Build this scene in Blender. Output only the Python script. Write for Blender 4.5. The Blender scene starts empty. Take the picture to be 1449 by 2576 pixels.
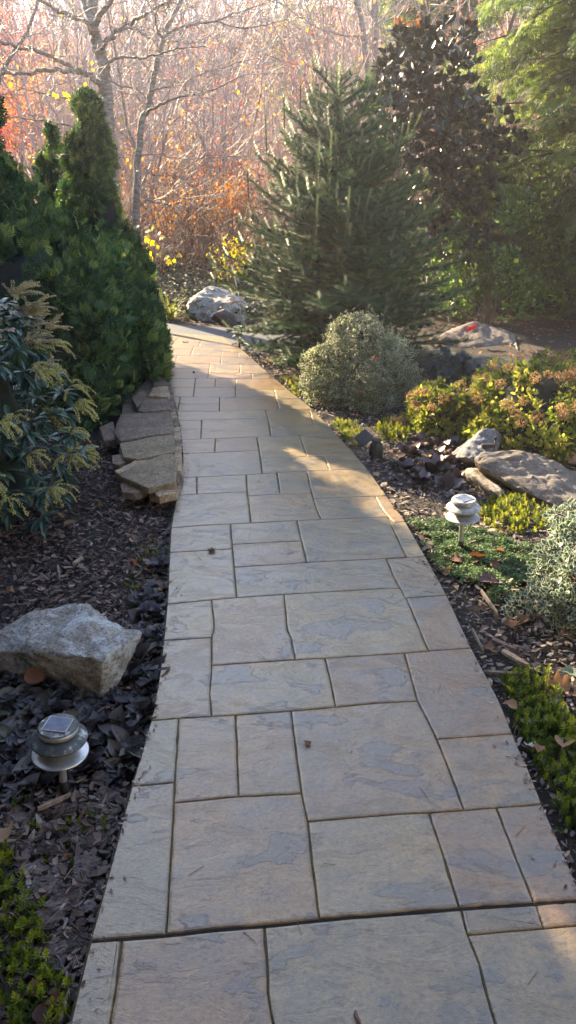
import bpy, bmesh, math, random
import numpy as np
from mathutils import Vector, Matrix, noise as mnoise
R = random.Random(7)
NR = np.random.default_rng(11)
rad = math.radians
# ------------------------------------------------------------------ camera, light, exposure
CAMH, PITCH, F, CX, CY = 1.65, rad(24), 1980.0, 724.5, 1288.0
SUN_AZ, SUN_EL = rad(40), rad(27.5)           # azimuth to the left of the view, elevation
scene = bpy.context.scene
COL = scene.collection
cam_d = bpy.data.cameras.new('camera'); cam = bpy.data.objects.new('camera', cam_d); COL.objects.link(cam)
cam.location = (0, 0, CAMH); cam.rotation_euler = (math.pi/2 - PITCH, 0, 0)
cam_d.sensor_fit = 'VERTICAL'; cam_d.angle = 2*math.atan(CY/F); cam_d.clip_end = 2000; cam_d.clip_start = 0.05
scene.camera = cam
world = bpy.data.worlds.new('World'); scene.world = world; world.use_nodes = True
wn = world.node_tree; wn.nodes.clear()
sky = wn.nodes.new('ShaderNodeTexSky'); sky.sky_type = 'NISHITA'; sky.sun_disc = False
sky.sun_elevation = SUN_EL; sky.sun_rotation = -SUN_AZ; sky.air_density = 1.2; sky.dust_density = .7; sky.ozone_density = 2.2
bg = wn.nodes.new('ShaderNodeBackground'); bg.inputs[1].default_value = 0.077
wo = wn.nodes.new('ShaderNodeOutputWorld')
wn.links.new(sky.outputs[0], bg.inputs[0]); wn.links.new(bg.outputs[0], wo.inputs[0])
sun_d = bpy.data.lights.new('sun', 'SUN'); sun_d.energy = 5.0; sun_d.angle = rad(0.5); sun_d.color = (1.0, 0.79, 0.50)
sun = bpy.data.objects.new('sun', sun_d); COL.objects.link(sun)
sdir = Vector((-math.sin(SUN_AZ)*math.cos(SUN_EL), math.cos(SUN_AZ)*math.cos(SUN_EL), math.sin(SUN_EL)))
sun.rotation_euler = sdir.to_track_quat('Z', 'Y').to_euler(); sun.location = (-20, 20, 15)
vs = scene.view_settings; vs.view_transform = 'Standard'; vs.look = 'None'; vs.gamma = 1; vs.use_curve_mapping = False
vs.exposure = 2.98
scene.cycles.volume_bounces = 0; scene.cycles.max_bounces = 6; scene.cycles.diffuse_bounces = 3
scene.cycles.glossy_bounces = 2; scene.cycles.transmission_bounces = 4; scene.cycles.transparent_max_bounces = 4
scene.cycles.sample_clamp_indirect = 4.0; scene.cycles.use_denoising = True

# ------------------------------------------------------------------ pixel helpers (display px 1449 x 2576)
CP, SP, TP = math.cos(PITCH), math.sin(PITCH), math.tan(PITCH)
def P(u, v, z=0.0):
    t = (v-CY)/F; h = CAMH - z
    D = h*(1 - t*TP)/(TP + t); zc = D*CP + h*SP
    return Vector(((u-CX)/F*zc, D, z))
def PD(u, v, D):
    t = (v-CY)/F; h = D*(t+TP)/(1-t*TP); zc = D*CP + h*SP
    return Vector(((u-CX)/F*zc, D, CAMH-h))
# ------------------------------------------------------------------ object helpers
def tag(o, label=None, cat=None, group=None, kind=None):
    if label: o['label'] = label
    if cat: o['category'] = cat
    if group: o['group'] = group
    if kind: o['kind'] = kind
    return o
def thing(name, label, cat, loc=(0, 0, 0), rz=0, group=None):
    o = bpy.data.objects.new(name, None); COL.objects.link(o); o.location = loc; o.rotation_euler = (0, 0, rz)
    o.empty_display_size = .1
    return tag(o, label, cat, group)
def link(name, me, mat=None, parent=None):
    if mat is not None and not me.materials: me.materials.append(mat)
    o = bpy.data.objects.new(name, me); COL.objects.link(o)
    if parent is not None: o.parent = parent
    return o
def npmesh(name, V, Fs, rnd=None, smooth=False, extra=None):
    me = bpy.data.meshes.new(name)
    V = np.asarray(V, dtype=np.float32); me.vertices.add(len(V)); me.vertices.foreach_set('co', V.ravel())
    Fs = [np.asarray(f, dtype=np.int32) for f in Fs if len(f)]
    li = np.concatenate([f.ravel() for f in Fs]); tot = np.concatenate([np.full(len(f), f.shape[1], np.int32) for f in Fs])
    st = np.concatenate([[0], np.cumsum(tot)[:-1]]).astype(np.int32)
    me.loops.add(len(li)); me.loops.foreach_set('vertex_index', li)
    me.polygons.add(len(tot)); me.polygons.foreach_set('loop_start', st)
    me.polygons.foreach_set('use_smooth', np.full(len(tot), smooth, bool))
    me.update(calc_edges=True)
    if rnd is not None:
        a = me.attributes.new('rnd', 'FLOAT', 'POINT'); a.data.foreach_set('value', np.asarray(rnd, np.float32))
    if extra is not None:
        a = me.attributes.new('rim', 'FLOAT', 'POINT'); a.data.foreach_set('value', np.asarray(extra, np.float32))
    return me
def norm(a): return a/np.maximum(np.linalg.norm(a, axis=-1, keepdims=True), 1e-9)
def frames(d, up=None, roll=None):
    """columns x,y,z: y along d, z close to up"""
    y = norm(np.asarray(d, float)); n = len(y)
    up = np.tile([0, 0, 1.], (n, 1)) if up is None else np.asarray(up, float)
    x = np.cross(y, up); bad = np.linalg.norm(x, axis=1) < 1e-3; x[bad] = [1, 0, 0]; x = norm(x); z = np.cross(x, y)
    if roll is not None:
        c, s = np.cos(roll)[:, None], np.sin(roll)[:, None]; x, z = x*c + z*s, z*c - x*s
    return np.stack([x, y, z], axis=2)
def merge(tv, tf, Rm, T, S, rim=None, rnd=None):
    tv = np.asarray(tv, float); n, k = len(T), len(tv)
    S = np.asarray(S, float)
    if S.ndim == 1: S = np.repeat(S[:, None], 3, 1)
    L = tv[None]*S[:, None, :]
    V = np.einsum('nij,nkj->nki', Rm, L) + np.asarray(T)[:, None, :]
    Fs = [(np.asarray(f)[None] + (np.arange(n)*k)[:, None, None]).reshape(-1, len(f[0])) for f in tf if len(f)]
    if rnd is None: rnd = NR.random(n)
    r = np.repeat(rnd, k); e = None if rim is None else np.tile(rim, n)
    return V.reshape(-1, 3), Fs, r, e
def join(parts):
    Vs, Fl, Rn, E, off = [], {}, [], [], 0
    for V, Fs, r, e in parts:
        for f in Fs:
            if len(f): Fl.setdefault(f.shape[1], []).append(f+off)
        Vs.append(V); Rn.append(r); E.append(e if e is not None else np.zeros(len(V))); off += len(V)
    return np.concatenate(Vs), [np.concatenate(v) for v in Fl.values()], np.concatenate(Rn), np.concatenate(E)
def segs_mesh(segs, n=3):
    """unjoined tapered tubes for many segments (p, q, ra, rb)"""
    p = np.array([s[0] for s in segs], float); q = np.array([s[1] for s in segs], float)
    ra = np.array([s[2] for s in segs], float); rb = np.array([s[3] for s in segs], float)
    Rm = frames(q-p); N = len(p); ang = np.arange(n)/n*2*np.pi
    ring = np.stack([np.cos(ang), np.zeros(n), np.sin(ang)], 1)
    dirs = np.einsum('nij,kj->nki', Rm, ring)
    V = np.concatenate([p[:, None]+dirs*ra[:, None, None], q[:, None]+dirs*rb[:, None, None]], 1).reshape(-1, 3)
    i = np.arange(n); j = (i+1) % n
    f = np.stack([i, j, j+n, i+n], 1); Fq = (f[None]+(np.arange(N)*2*n)[:, None, None]).reshape(-1, 4)
    return V, [Fq], np.repeat(NR.random(N), 2*n), None
def tube(pts, rr, n=10, cap=True):
    pts = np.array(pts, float); m = len(pts); d = np.gradient(pts, axis=0); ang = np.arange(n)/n*2*np.pi
    Rm = frames(d, np.tile([0.13, .97, .2], (m, 1)))
    V = np.concatenate([pts[i] + (Rm[i] @ np.stack([np.cos(ang), 0*ang, np.sin(ang)]) * rr[i]).T for i in range(m)])
    a = np.arange(n); b = (a+1) % n
    Fq = np.concatenate([np.stack([a, b, b+n, a+n], 1)+i*n for i in range(m-1)])
    Fs = [Fq]
    if cap: V = np.concatenate([V, pts[:1], pts[-1:]]); k = m*n; Fs.append(np.concatenate([np.stack([b, a, np.full(n, k)], 1), np.stack([a+(m-1)*n, b+(m-1)*n, np.full(n, k+1)], 1)]))
    return V, Fs, np.full(len(V), NR.random()), None
def spl(pts, k=6):
    """Catmull-Rom through points (any dimension)"""
    pts = [np.array(p, float) for p in pts]; pts = [2*pts[0]-pts[1]]+pts+[2*pts[-1]-pts[-2]]; out = []
    for i in range(1, len(pts)-2):
        for t in np.arange(k)/k:
            a, b, c, d = pts[i-1:i+3]
            out.append(.5*((2*b)+(c-a)*t+(2*a-5*b+4*c-d)*t*t+(3*b-a-3*c+d)*t**3))
    out.append(pts[-2]); return np.array(out)
def lathe(prof, n=40):
    V = []; Fq = []
    for r, z in prof:
        for i in range(n): a = i/n*2*math.pi; V.append((r*math.cos(a), r*math.sin(a), z))
    for j in range(len(prof)-1):
        for i in range(n): k = (i+1) % n; Fq.append((j*n+i, j*n+k, (j+1)*n+k, (j+1)*n+i))
    return np.array(V), [np.array(Fq)]
def inpoly(x, y, poly):
    x = np.asarray(x); y = np.asarray(y); c = np.zeros(x.shape, bool); n = len(poly)
    for i in range(n):
        x0, y0 = poly[i][0], poly[i][1]; x1, y1 = poly[i-1][0], poly[i-1][1]
        c ^= ((y0 > y) != (y1 > y)) & (x < (x1-x0)*(y-y0)/((y1-y0) or 1e-9)+x0)
    return c
def region(px, z=0.0): return [P(u, v, z) for u, v in px]
def scatter(poly, n, avoid=()):
    xs = [p[0] for p in poly]; ys = [p[1] for p in poly]; out = np.zeros((0, 2)); g = 0
    while len(out) < n and g < 60:
        g += 1; q = np.stack([NR.uniform(min(xs), max(xs), n*2), NR.uniform(min(ys), max(ys), n*2)], 1)
        m = inpoly(q[:, 0], q[:, 1], poly)
        for a in avoid: m &= ~inpoly(q[:, 0], q[:, 1], a)
        out = np.concatenate([out, q[m]])
    return out[:n]
# ------------------------------------------------------------------ materials
def nt(name):
    m = bpy.data.materials.new(name); m.use_nodes = True; t = m.node_tree; t.nodes.clear(); return m, t
def nd(t, typ, **kw):
    n = t.nodes.new(typ)
    for k, v in kw.items():
        if k.startswith('i_'): n.inputs[k[2:].replace('_', ' ')].default_value = v
        else: setattr(n, k, v)
    return n
def ramp(t, stops, interp='LINEAR'):
    n = t.nodes.new('ShaderNodeValToRGB'); e = n.color_ramp.elements; n.color_ramp.interpolation = interp
    while len(e) < len(stops): e.new(.5)
    for a, (p, c) in zip(e, stops):
        a.position = p; a.color = (*c, 1) if len(c) == 3 else c
    return n
def mix(t, a, b, fac, mode='MIX'):
    n = t.nodes.new('ShaderNodeMix'); n.data_type = 'RGBA'; n.blend_type = mode
    for s, v in ((6, a), (7, b), (0, fac)):
        if isinstance(v, (int, float)): n.inputs[s].default_value = v
        elif isinstance(v, tuple): n.inputs[s].default_value = (*v, 1)
        else: t.links.new(v, n.inputs[s])
    return n.outputs[2]
def noise(t, vec, scale, detail=4, rough=.6, dist=0.0):
    n = nd(t, 'ShaderNodeTexNoise', i_Scale=scale, i_Detail=detail, i_Roughness=rough, i_Distortion=dist)
    t.links.new(vec, n.inputs['Vector']); return n.outputs['Fac']
def objco(t):
    return t.nodes.new('ShaderNodeTexCoord').outputs['Object']
def mapping(t, vec, scale=(1, 1, 1), rot=(0, 0, 0)):
    n = t.nodes.new('ShaderNodeMapping'); n.inputs['Scale'].default_value = scale; n.inputs['Rotation'].default_value = rot
    t.links.new(vec, n.inputs['Vector']); return n.outputs[0]
def bump(t, h, strength=.4, dist=.01):
    n = nd(t, 'ShaderNodeBump', i_Strength=strength, i_Distance=dist); t.links.new(h, n.inputs['Height']); return n.outputs[0]
def out(t, sh):
    o = t.nodes.new('ShaderNodeOutputMaterial'); t.links.new(sh, o.inputs[0])
def foliage(name, stops, rough=.5, trans=.35, back=None, spec=.4, big=3.0, rimcol=None):
    m, t = nt(name); a = nd(t, 'ShaderNodeAttribute', attribute_name='rnd')
    r = ramp(t, stops); t.links.new(a.outputs['Fac'], r.inputs[0])
    c = r.outputs[0]
    n = noise(t, nd(t, 'ShaderNodeNewGeometry').outputs['Position'], big, 2)
    hv = nd(t, 'ShaderNodeHueSaturation'); mr = nd(t, 'ShaderNodeMapRange', i_From_Min=.3, i_From_Max=.7, i_To_Min=.7, i_To_Max=1.3)
    t.links.new(n, mr.inputs[0]); t.links.new(mr.outputs[0], hv.inputs['Value']); t.links.new(c, hv.inputs['Color']); c = hv.outputs[0]
    if rimcol:
        ra = nd(t, 'ShaderNodeAttribute', attribute_name='rim'); rr = ramp(t, [(.52, (0, 0, 0)), (.68, (1, 1, 1))]); t.links.new(ra.outputs['Fac'], rr.inputs[0])
        c = mix(t, c, rimcol, rr.outputs[0])
    if back:
        g = nd(t, 'ShaderNodeNewGeometry'); c = mix(t, c, back, g.outputs['Backfacing'])
    p = nd(t, 'ShaderNodeBsdfPrincipled', i_Roughness=rough); p.inputs['Specular IOR Level'].default_value = spec
    t.links.new(c, p.inputs['Base Color'])
    tr = nd(t, 'ShaderNodeBsdfTranslucent'); bc = nd(t, 'ShaderNodeHueSaturation', i_Saturation=1.15, i_Value=1.5); t.links.new(c, bc.inputs['Color']); t.links.new(bc.outputs[0], tr.inputs[0])
    ms = nd(t, 'ShaderNodeMixShader'); ms.inputs[0].default_value = trans
    t.links.new(p.outputs[0], ms.inputs[1]); t.links.new(tr.outputs[0], ms.inputs[2]); out(t, ms.outputs[0]); return m
def solid(name, stops, scale=8, rough=.7, detail=6, bstr=.5, bdist=.01, bscale=None, metal=0, stretch=(1, 1, 1), spec=.4, attr=False, coat=0):
    m, t = nt(name); v = mapping(t, objco(t), stretch); n = noise(t, v, scale, detail, .65)
    r = ramp(t, stops); t.links.new(n, r.inputs[0]); c = r.outputs[0]
    if attr:
        a = nd(t, 'ShaderNodeAttribute', attribute_name='rnd'); hv = nd(t, 'ShaderNodeHueSaturation'); mr = nd(t, 'ShaderNodeMapRange', i_To_Min=.55, i_To_Max=1.45)
        t.links.new(a.outputs['Fac'], mr.inputs[0]); t.links.new(mr.outputs[0], hv.inputs['Value']); t.links.new(c, hv.inputs['Color']); c = hv.outputs[0]
    p = nd(t, 'ShaderNodeBsdfPrincipled', i_Roughness=rough, i_Metallic=metal); p.inputs['Specular IOR Level'].default_value = spec
    p.inputs['Coat Weight'].default_value = coat
    t.links.new(c, p.inputs['Base Color'])
    b = noise(t, v, bscale or scale*3, 8, .7); t.links.new(bump(t, b, bstr, bdist), p.inputs['Normal']); out(t, p.outputs[0]); return m
M = {}
# stamped concrete slabs: tan, brown at places, slate-grey release stains, slate relief
def slab_mat():
    m, t = nt('stamped_concrete'); g = nd(t, 'ShaderNodeNewGeometry').outputs['Position']; oi = nd(t, 'ShaderNodeObjectInfo').outputs['Random']
    big = noise(t, g, 1.3, 3); r = ramp(t, [(.3, (.165, .088, .034)), (.5, (.222, .142, .054)), (.7, (.25, .18, .076))]); t.links.new(big, r.inputs[0])
    rr = ramp(t, [(0, (.135, .066, .032)), (.35, (.195, .118, .05)), (.7, (.15, .125, .075)), (1, (.23, .168, .072))]); t.links.new(oi, rr.inputs[0])
    c = mix(t, r.outputs[0], rr.outputs[0], .6)
    fine = noise(t, g, 75, 3, .7); fr = ramp(t, [(.3, (.60, .57, .55)), (.5, (1, 1, 1)), (.7, (1.28, 1.28, 1.26))]); t.links.new(fine, fr.inputs[0]); c = mix(t, c, fr.outputs[0], .8, 'MULTIPLY')
    mid = noise(t, g, 14, 5, .75); mr_ = ramp(t, [(.34, (.52, .50, .50)), (.46, (.88, .87, .86)), (.55, (1, 1, 1)), (.70, (1.25, 1.24, 1.2))]); t.links.new(mid, mr_.inputs[0]); c = mix(t, c, mr_.outputs[0], .85, 'MULTIPLY')
    gm = noise(t, g, 4.2, 6, .7, .6); gr = ramp(t, [(.42, (0, 0, 0)), (.62, (.42, .42, .42))]); t.links.new(gm, gr.inputs[0]); c = mix(t, c, (.10, .096, .078), gr.outputs[0])
    # slate stains, elongated with crisp ragged edges
    sm = noise(t, mapping(t, g, (1.6, 3.4, 1), (0, 0, .25)), 2.6, 7, .66, .5); sr = ramp(t, [(.49, (0, 0, 0)), (.53, (.35, .35, .35)), (.555, (1, 1, 1)), (.575, (.5, .5, .5)), (.62, (.8, .8, .8)), (.70, (1, 1, 1))])
    pm = noise(t, g, 3.1, 2); pr = ramp(t, [(.44, (0, 0, 0)), (.60, (1, 1, 1))]); t.links.new(pm, pr.inputs[0]); sm2 = nd(t, 'ShaderNodeMath', operation='MULTIPLY'); md = nd(t, 'ShaderNodeMapRange', i_To_Min=.80, i_To_Max=1.06); t.links.new(pr.outputs[0], md.inputs[0]); t.links.new(sm, sm2.inputs[0]); t.links.new(md.outputs[0], sm2.inputs[1]); sm = sm2.outputs[0]; t.links.new(sm, sr.inputs[0])
    c = mix(t, c, mix(t, c, (.055, .062, .068), .62), sr.outputs[0])
    p = nd(t, 'ShaderNodeBsdfPrincipled'); t.links.new(c, p.inputs['Base Color'])
    ro = nd(t, 'ShaderNodeMapRange', i_From_Min=.3, i_From_Max=.7, i_To_Min=.32, i_To_Max=.52); t.links.new(mid, ro.inputs[0]); t.links.new(ro.outputs[0], p.inputs['Roughness'])
    p.inputs['Coat Weight'].default_value = .9; p.inputs['Coat Roughness'].default_value = .28; p.inputs['Coat IOR'].default_value = 1.55; p.inputs['Specular IOR Level'].default_value = .3
    st = ramp(t, [(.35, (0, 0, 0)), (.43, (.45, .45, .45)), (.45, (.55, .55, .55)), (.525, (.6, .6, .6)), (.55, (.95, .95, .95)), (.8, (1, 1, 1))]); t.links.new(sm, st.inputs[0])
    b1 = nd(t, 'ShaderNodeBump', i_Strength=.6, i_Distance=.004); t.links.new(st.outputs[0], b1.inputs['Height'])
    b2 = nd(t, 'ShaderNodeBump', i_Strength=.6, i_Distance=.0025); t.links.new(fine, b2.inputs['Height']); t.links.new(b1.outputs[0], b2.inputs['Normal'])
    b3 = nd(t, 'ShaderNodeBump', i_Strength=.3, i_Distance=.004); t.links.new(mid, b3.inputs['Height']); t.links.new(b2.outputs[0], b3.inputs['Normal'])
    t.links.new(b3.outputs[0], p.inputs['Normal']); t.links.new(b3.outputs[0], p.inputs['Coat Normal']); out(t, p.outputs[0]); return m
M['slab'] = slab_mat()
M['grout'] = solid('joint_concrete', [(.35, (.05, .042, .028)), (.6, (.115, .095, .06))], 30, .8)
M['asphalt'] = solid('asphalt', [(.35, (.02, .025, .035)), (.6, (.036, .042, .056))], 60, .6, bscale=220, bdist=.004)
def rock_mat(name, stops, lichen=(.42, .45, .45), ls=(.5, .56), vein=True, sc=9, stretch=(1, 1, 1), lf=.7):
    m, t = nt(name); v = mapping(t, objco(t), stretch); n = noise(t, v, sc, 8, .72); r = ramp(t, stops); t.links.new(n, r.inputs[0])
    sp = noise(t, v, sc*9, 4, .8); s2 = ramp(t, [(.36, (.35, .35, .36)), (.5, (1, 1, 1)), (.66, (1.5, 1.5, 1.45))]); t.links.new(sp, s2.inputs[0]); c = mix(t, r.outputs[0], s2.outputs[0], .85, 'MULTIPLY')
    l = noise(t, v, sc*1.4, 8, .8, .3); lr = ramp(t, [(ls[0], (0, 0, 0)), (ls[1], (lf, lf, lf))]); t.links.new(l, lr.inputs[0]); c = mix(t, c, lichen, lr.outputs[0])
    p = nd(t, 'ShaderNodeBsdfPrincipled', i_Roughness=.85); t.links.new(c, p.inputs['Base Color'])
    bb = noise(t, v, sc*3, 9, .75); t.links.new(bump(t, bb, .9, .02), p.inputs['Normal']); out(t, p.outputs[0]); return m
M['granite'] = rock_mat('granite', [(.3, (.14, .125, .105)), (.5, (.27, .245, .215)), (.7, (.40, .37, .33))], (.50, .53, .55))
M['gneiss'] = rock_mat('gneiss', [(.3, (.07, .055, .045)), (.5, (.15, .125, .105)), (.7, (.27, .235, .205))], (.09, .095, .11), (.56, .64), stretch=(1, 2.5, 2.5))
M['pale_rock'] = rock_mat('pale_rock', [(.3, (.16, .12, .085)), (.5, (.28, .24, .19)), (.7, (.40, .36, .31))], (.34, .25, .16), (.55, .7))
M['blue_rock'] = rock_mat('blue_grey_rock', [(.3, (.05, .053, .065)), (.5, (.12, .125, .145)), (.7, (.24, .245, .265))], (.12, .12, .14), (.56, .62))
M['brown_rock'] = rock_mat('brown_rock', [(.3, (.06, .05, .045)), (.5, (.13, .11, .10)), (.7, (.22, .19, .175))], (.28, .27, .25), (.56, .66))
def flag(name, a, b, c_): return rock_mat(name, [(.3, a), (.5, b), (.7, c_)], (.06, .05, .04), (.60, .7), sc=7, lf=.6)
M['flag_grey'] = flag('wall_stone_grey', (.13, .088, .052), (.21, .155, .095), (.28, .215, .14))
M['flag_tan'] = flag('wall_stone_tan', (.22, .14, .08), (.34, .24, .145), (.45, .34, .22))
M['flag_brown'] = flag('wall_stone_brown', (.09, .062, .043), (.165, .115, .08), (.25, .18, .125))
M['bark'] = solid('grey_bark', [(.35, (.11, .095, .085)), (.5, (.20, .18, .16)), (.65, (.33, .30, .27))], 14, .8, stretch=(1, 1, 3), bscale=40, bdist=.02)
M['twig'] = solid('pale_twig', [(.3, (.22, .17, .15)), (.7, (.42, .36, .33))], 3, .6, attr=True)
M['twig_far'] = solid('far_twig', [(.3, (.20, .14, .135)), (.7, (.42, .33, .32))], .8, .6, attr=True)
M['twig_dark'] = solid('dark_twig', [(.3, (.07, .045, .035)), (.7, (.16, .11, .09))], 3, .7, attr=True)
M['dead_wood'] = solid('weathered_wood', [(.3, (.11, .08, .06)), (.6, (.29, .225, .16))], 40, .8, stretch=(1, 1, 1))
def soil():
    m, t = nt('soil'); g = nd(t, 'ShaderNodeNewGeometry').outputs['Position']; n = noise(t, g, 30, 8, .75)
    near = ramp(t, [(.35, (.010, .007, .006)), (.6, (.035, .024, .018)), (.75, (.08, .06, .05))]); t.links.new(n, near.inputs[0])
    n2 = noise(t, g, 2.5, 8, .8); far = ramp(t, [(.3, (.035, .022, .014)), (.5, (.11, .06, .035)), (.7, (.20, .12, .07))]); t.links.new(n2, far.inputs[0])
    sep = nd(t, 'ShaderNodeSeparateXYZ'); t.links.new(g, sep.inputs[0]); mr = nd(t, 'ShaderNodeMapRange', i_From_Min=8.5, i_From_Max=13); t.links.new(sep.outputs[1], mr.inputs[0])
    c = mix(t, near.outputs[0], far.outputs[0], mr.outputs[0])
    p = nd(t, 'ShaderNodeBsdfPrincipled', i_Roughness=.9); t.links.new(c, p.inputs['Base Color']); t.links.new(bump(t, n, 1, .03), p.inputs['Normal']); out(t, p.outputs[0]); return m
M['soil'] = soil()
def attrmat(name, stops, rough=.75, sc=40, trans=0, bdist=.004, st=(1, 1, 1)):
    m, t = nt(name); a = nd(t, 'ShaderNodeAttribute', attribute_name='rnd'); r = ramp(t, stops); t.links.new(a.outputs['Fac'], r.inputs[0])
    g = objco(t); n = noise(t, mapping(t, g, st), sc, 6, .7); r2 = ramp(t, [(.3, (.45, .45, .45)), (.7, (1.35, 1.35, 1.35))]); t.links.new(n, r2.inputs[0]); c = mix(t, r.outputs[0], r2.outputs[0], 1, 'MULTIPLY')
    p = nd(t, 'ShaderNodeBsdfPrincipled', i_Roughness=rough); t.links.new(c, p.inputs['Base Color']); t.links.new(bump(t, n, .9, bdist), p.inputs['Normal']); sh = p.outputs[0]
    if trans:
        tr = nd(t, 'ShaderNodeBsdfTranslucent'); t.links.new(c, tr.inputs[0]); ms = nd(t, 'ShaderNodeMixShader'); ms.inputs[0].default_value = trans
        t.links.new(sh, ms.inputs[1]); t.links.new(tr.outputs[0], ms.inputs[2]); sh = ms.outputs[0]
    out(t, sh); return m
M['chip'] = attrmat('bark_mulch', [(0, (.026, .017, .014)), (.35, (.078, .047, .037)), (.6, (.16, .10, .078)), (.85, (.26, .19, .16)), (1, (.42, .33, .26))])
M['chip_grey'] = attrmat('weathered_mulch', [(0, (.03, .023, .021)), (.35, (.10, .076, .068)), (.6, (.155, .12, .11)), (.88, (.25, .215, .20)), (1, (.40, .33, .25))])
M['nugget'] = attrmat('pine_bark', [(0, (.05, .035, .03)), (.5, (.12, .09, .082)), (1, (.21, .18, .17))], sc=28, bdist=.02, st=(1, 4.5, 2))
M['leaf_brown'] = attrmat('dry_leaf', [(0, (.10, .035, .02)), (.4, (.22, .085, .035)), (.75, (.33, .17, .08)), (1, (.45, .31, .20))], .6, 60, .25)
M['leaf_purple'] = attrmat('purple_leaf', [(0, (.09, .05, .055)), (1, (.12, .07, .075))], .6, 60, .1)
M['leaf_green'] = attrmat('grey_green_leaf', [(0, (.12, .17, .11)), (1, (.16, .2, .13))], .6, 60, .1)
M['leaf_white'] = attrmat('bleached_leaf', [(0, (.5, .46, .4)), (1, (.55, .5, .45))], .6, 60, .1)
M['cypress'] = foliage('cypress_foliage', [(0, (.014, .036, .016)), (.4, (.036, .080, .030)), (.7, (.095, .155, .045)), (1, (.23, .27, .07))], .55, .25, big=2.0, spec=.25)
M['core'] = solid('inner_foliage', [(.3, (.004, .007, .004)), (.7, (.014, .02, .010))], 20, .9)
M['spruce'] = foliage('spruce_needles', [(0, (.012, .034, .019)), (.6, (.032, .076, .038)), (1, (.10, .155, .06))], .55, .12, spec=.15)
M['spruce_tip'] = foliage('spruce_tips', [(0, (.05, .085, .03)), (1, (.13, .16, .055))], .4, .3, spec=.6)
M['hemlock'] = foliage('hemlock_foliage', [(0, (.012, .028, .010)), (.4, (.06, .10, .028)), (1, (.21, .25, .065))], .5, .55, big=1.6, spec=.25)
M['magnolia'] = foliage('magnolia_leaf', [(0, (.014, .024, .018)), (.7, (.03, .042, .03)), (1, (.06, .055, .03))], .42, .10, back=(.018, .020, .012), spec=.7)
M['holly'] = foliage('broad_leaf', [(0, (.035, .075, .02)), (.7, (.10, .17, .04)), (1, (.22, .26, .06))], .4, .5, spec=.5)
M['yellow_leaf'] = foliage('yellow_leaf', [(0, (.45, .36, .03)), (1, (.62, .52, .05))], .5, .55)
M['orange_leaf'] = foliage('orange_leaf', [(0, (.35, .10, .03)), (.5, (.5, .2, .05)), (1, (.6, .4, .08))], .5, .55)
M['red_leaf'] = foliage('red_leaf', [(0, (.22, .03, .03)), (.6, (.38, .07, .04)), (1, (.5, .16, .06))], .5, .55)
M['rust_leaf'] = foliage('rust_leaf', [(0, (.15, .06, .045)), (.6, (.28, .13, .08)), (1, (.42, .25, .14))], .6, .5)
M['pine'] = foliage('pale_pine', [(0, (.07, .11, .05)), (1, (.18, .22, .08))], .5, .5)
M['ivy'] = foliage('ivy_leaf', [(0, (.018, .026, .02)), (.8, (.045, .055, .035)), (1, (.12, .11, .05))], .6, .25, spec=.15)
M['variegated'] = foliage('variegated_leaf', [(0, (.035, .07, .04)), (1, (.075, .11, .06))], .5, .3, rimcol=(.42, .42, .28), spec=.25)
M['variegated_near'] = foliage('variegated_leaf_dark', [(0, (.03, .06, .045)), (1, (.06, .095, .06))], .45, .25, rimcol=(.36, .40, .31))
M['hyd'] = foliage('hydrangea_leaf', [(0, (.045, .08, .018)), (.4, (.13, .165, .035)), (.8, (.26, .26, .06)), (1, (.38, .33, .10))], .5, .45, spec=.2)
M['hyd_head'] = foliage('dry_flower', [(0, (.17, .10, .05)), (.5, (.28, .175, .095)), (1, (.40, .29, .17))], .85, .35, spec=.1)
M['dry_dark'] = foliage('dry_foliage', [(0, (.12, .05, .025)), (1, (.26, .12, .05))], .8, .3)
M['ajuga'] = foliage('dark_leaf', [(0, (.012, .010, .014)), (.6, (.030, .024, .031)), (.85, (.05, .03, .036)), (1, (.05, .06, .035))], .45, .08, spec=.4)
M['heuchera'] = foliage('plum_leaf', [(0, (.022, .014, .016)), (1, (.06, .038, .04))], .35, .08, spec=.5)
M['sedum'] = foliage('sedum_leaf', [(0, (.06, .10, .015)), (.5, (.20, .24, .02)), (1, (.40, .38, .03))], .5, .3)
M['sedum_green'] = foliage('sedum_green_leaf', [(0, (.035, .065, .012)), (.5, (.11, .15, .015)), (1, (.26, .28, .025))], .5, .3)
M['thyme'] = foliage('creeping_leaf', [(0, (.012, .035, .012)), (.6, (.06, .12, .035)), (1, (.15, .22, .07))], .5, .3, big=6)
M['pieris_leaf'] = foliage('pieris_leaf', [(0, (.016, .045, .036)), (.7, (.04, .09, .065)), (1, (.08, .13, .08))], .3, .15, spec=.6)
M['pieris_bud'] = foliage('pieris_bud', [(0, (.26, .25, .06)), (.6, (.42, .39, .12)), (1, (.5, .45, .2))], .6, .2)
M['pieris_dry'] = foliage('pieris_dry_bud', [(0, (.27, .21, .10)), (1, (.42, .36, .19))], .7, .2)
M['pieris_pink'] = foliage('pieris_pink', [(0, (.36, .16, .12)), (1, (.46, .24, .17))], .7, .2)
M['blue_spruce'] = foliage('blue_spruce', [(0, (.03, .05, .055)), (1, (.08, .12, .13))], .5, .15)
M['grass'] = foliage('strap_leaf', [(0, (.10, .14, .03)), (1, (.34, .34, .07))], .5, .4)
M['steel'] = solid('brushed_metal', [(.35, (.40, .40, .41)), (.65, (.62, .62, .63))], 30, .38, metal=.75, bstr=.15, bdist=.002)
M['cap_dark'] = solid('grimy_cap', [(.45, (.045, .052, .058)), (.58, (.085, .09, .095)), (.66, (.30, .32, .32)), (.7, (.45, .46, .46))], 38, .5, metal=.2, bstr=.3)
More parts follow.
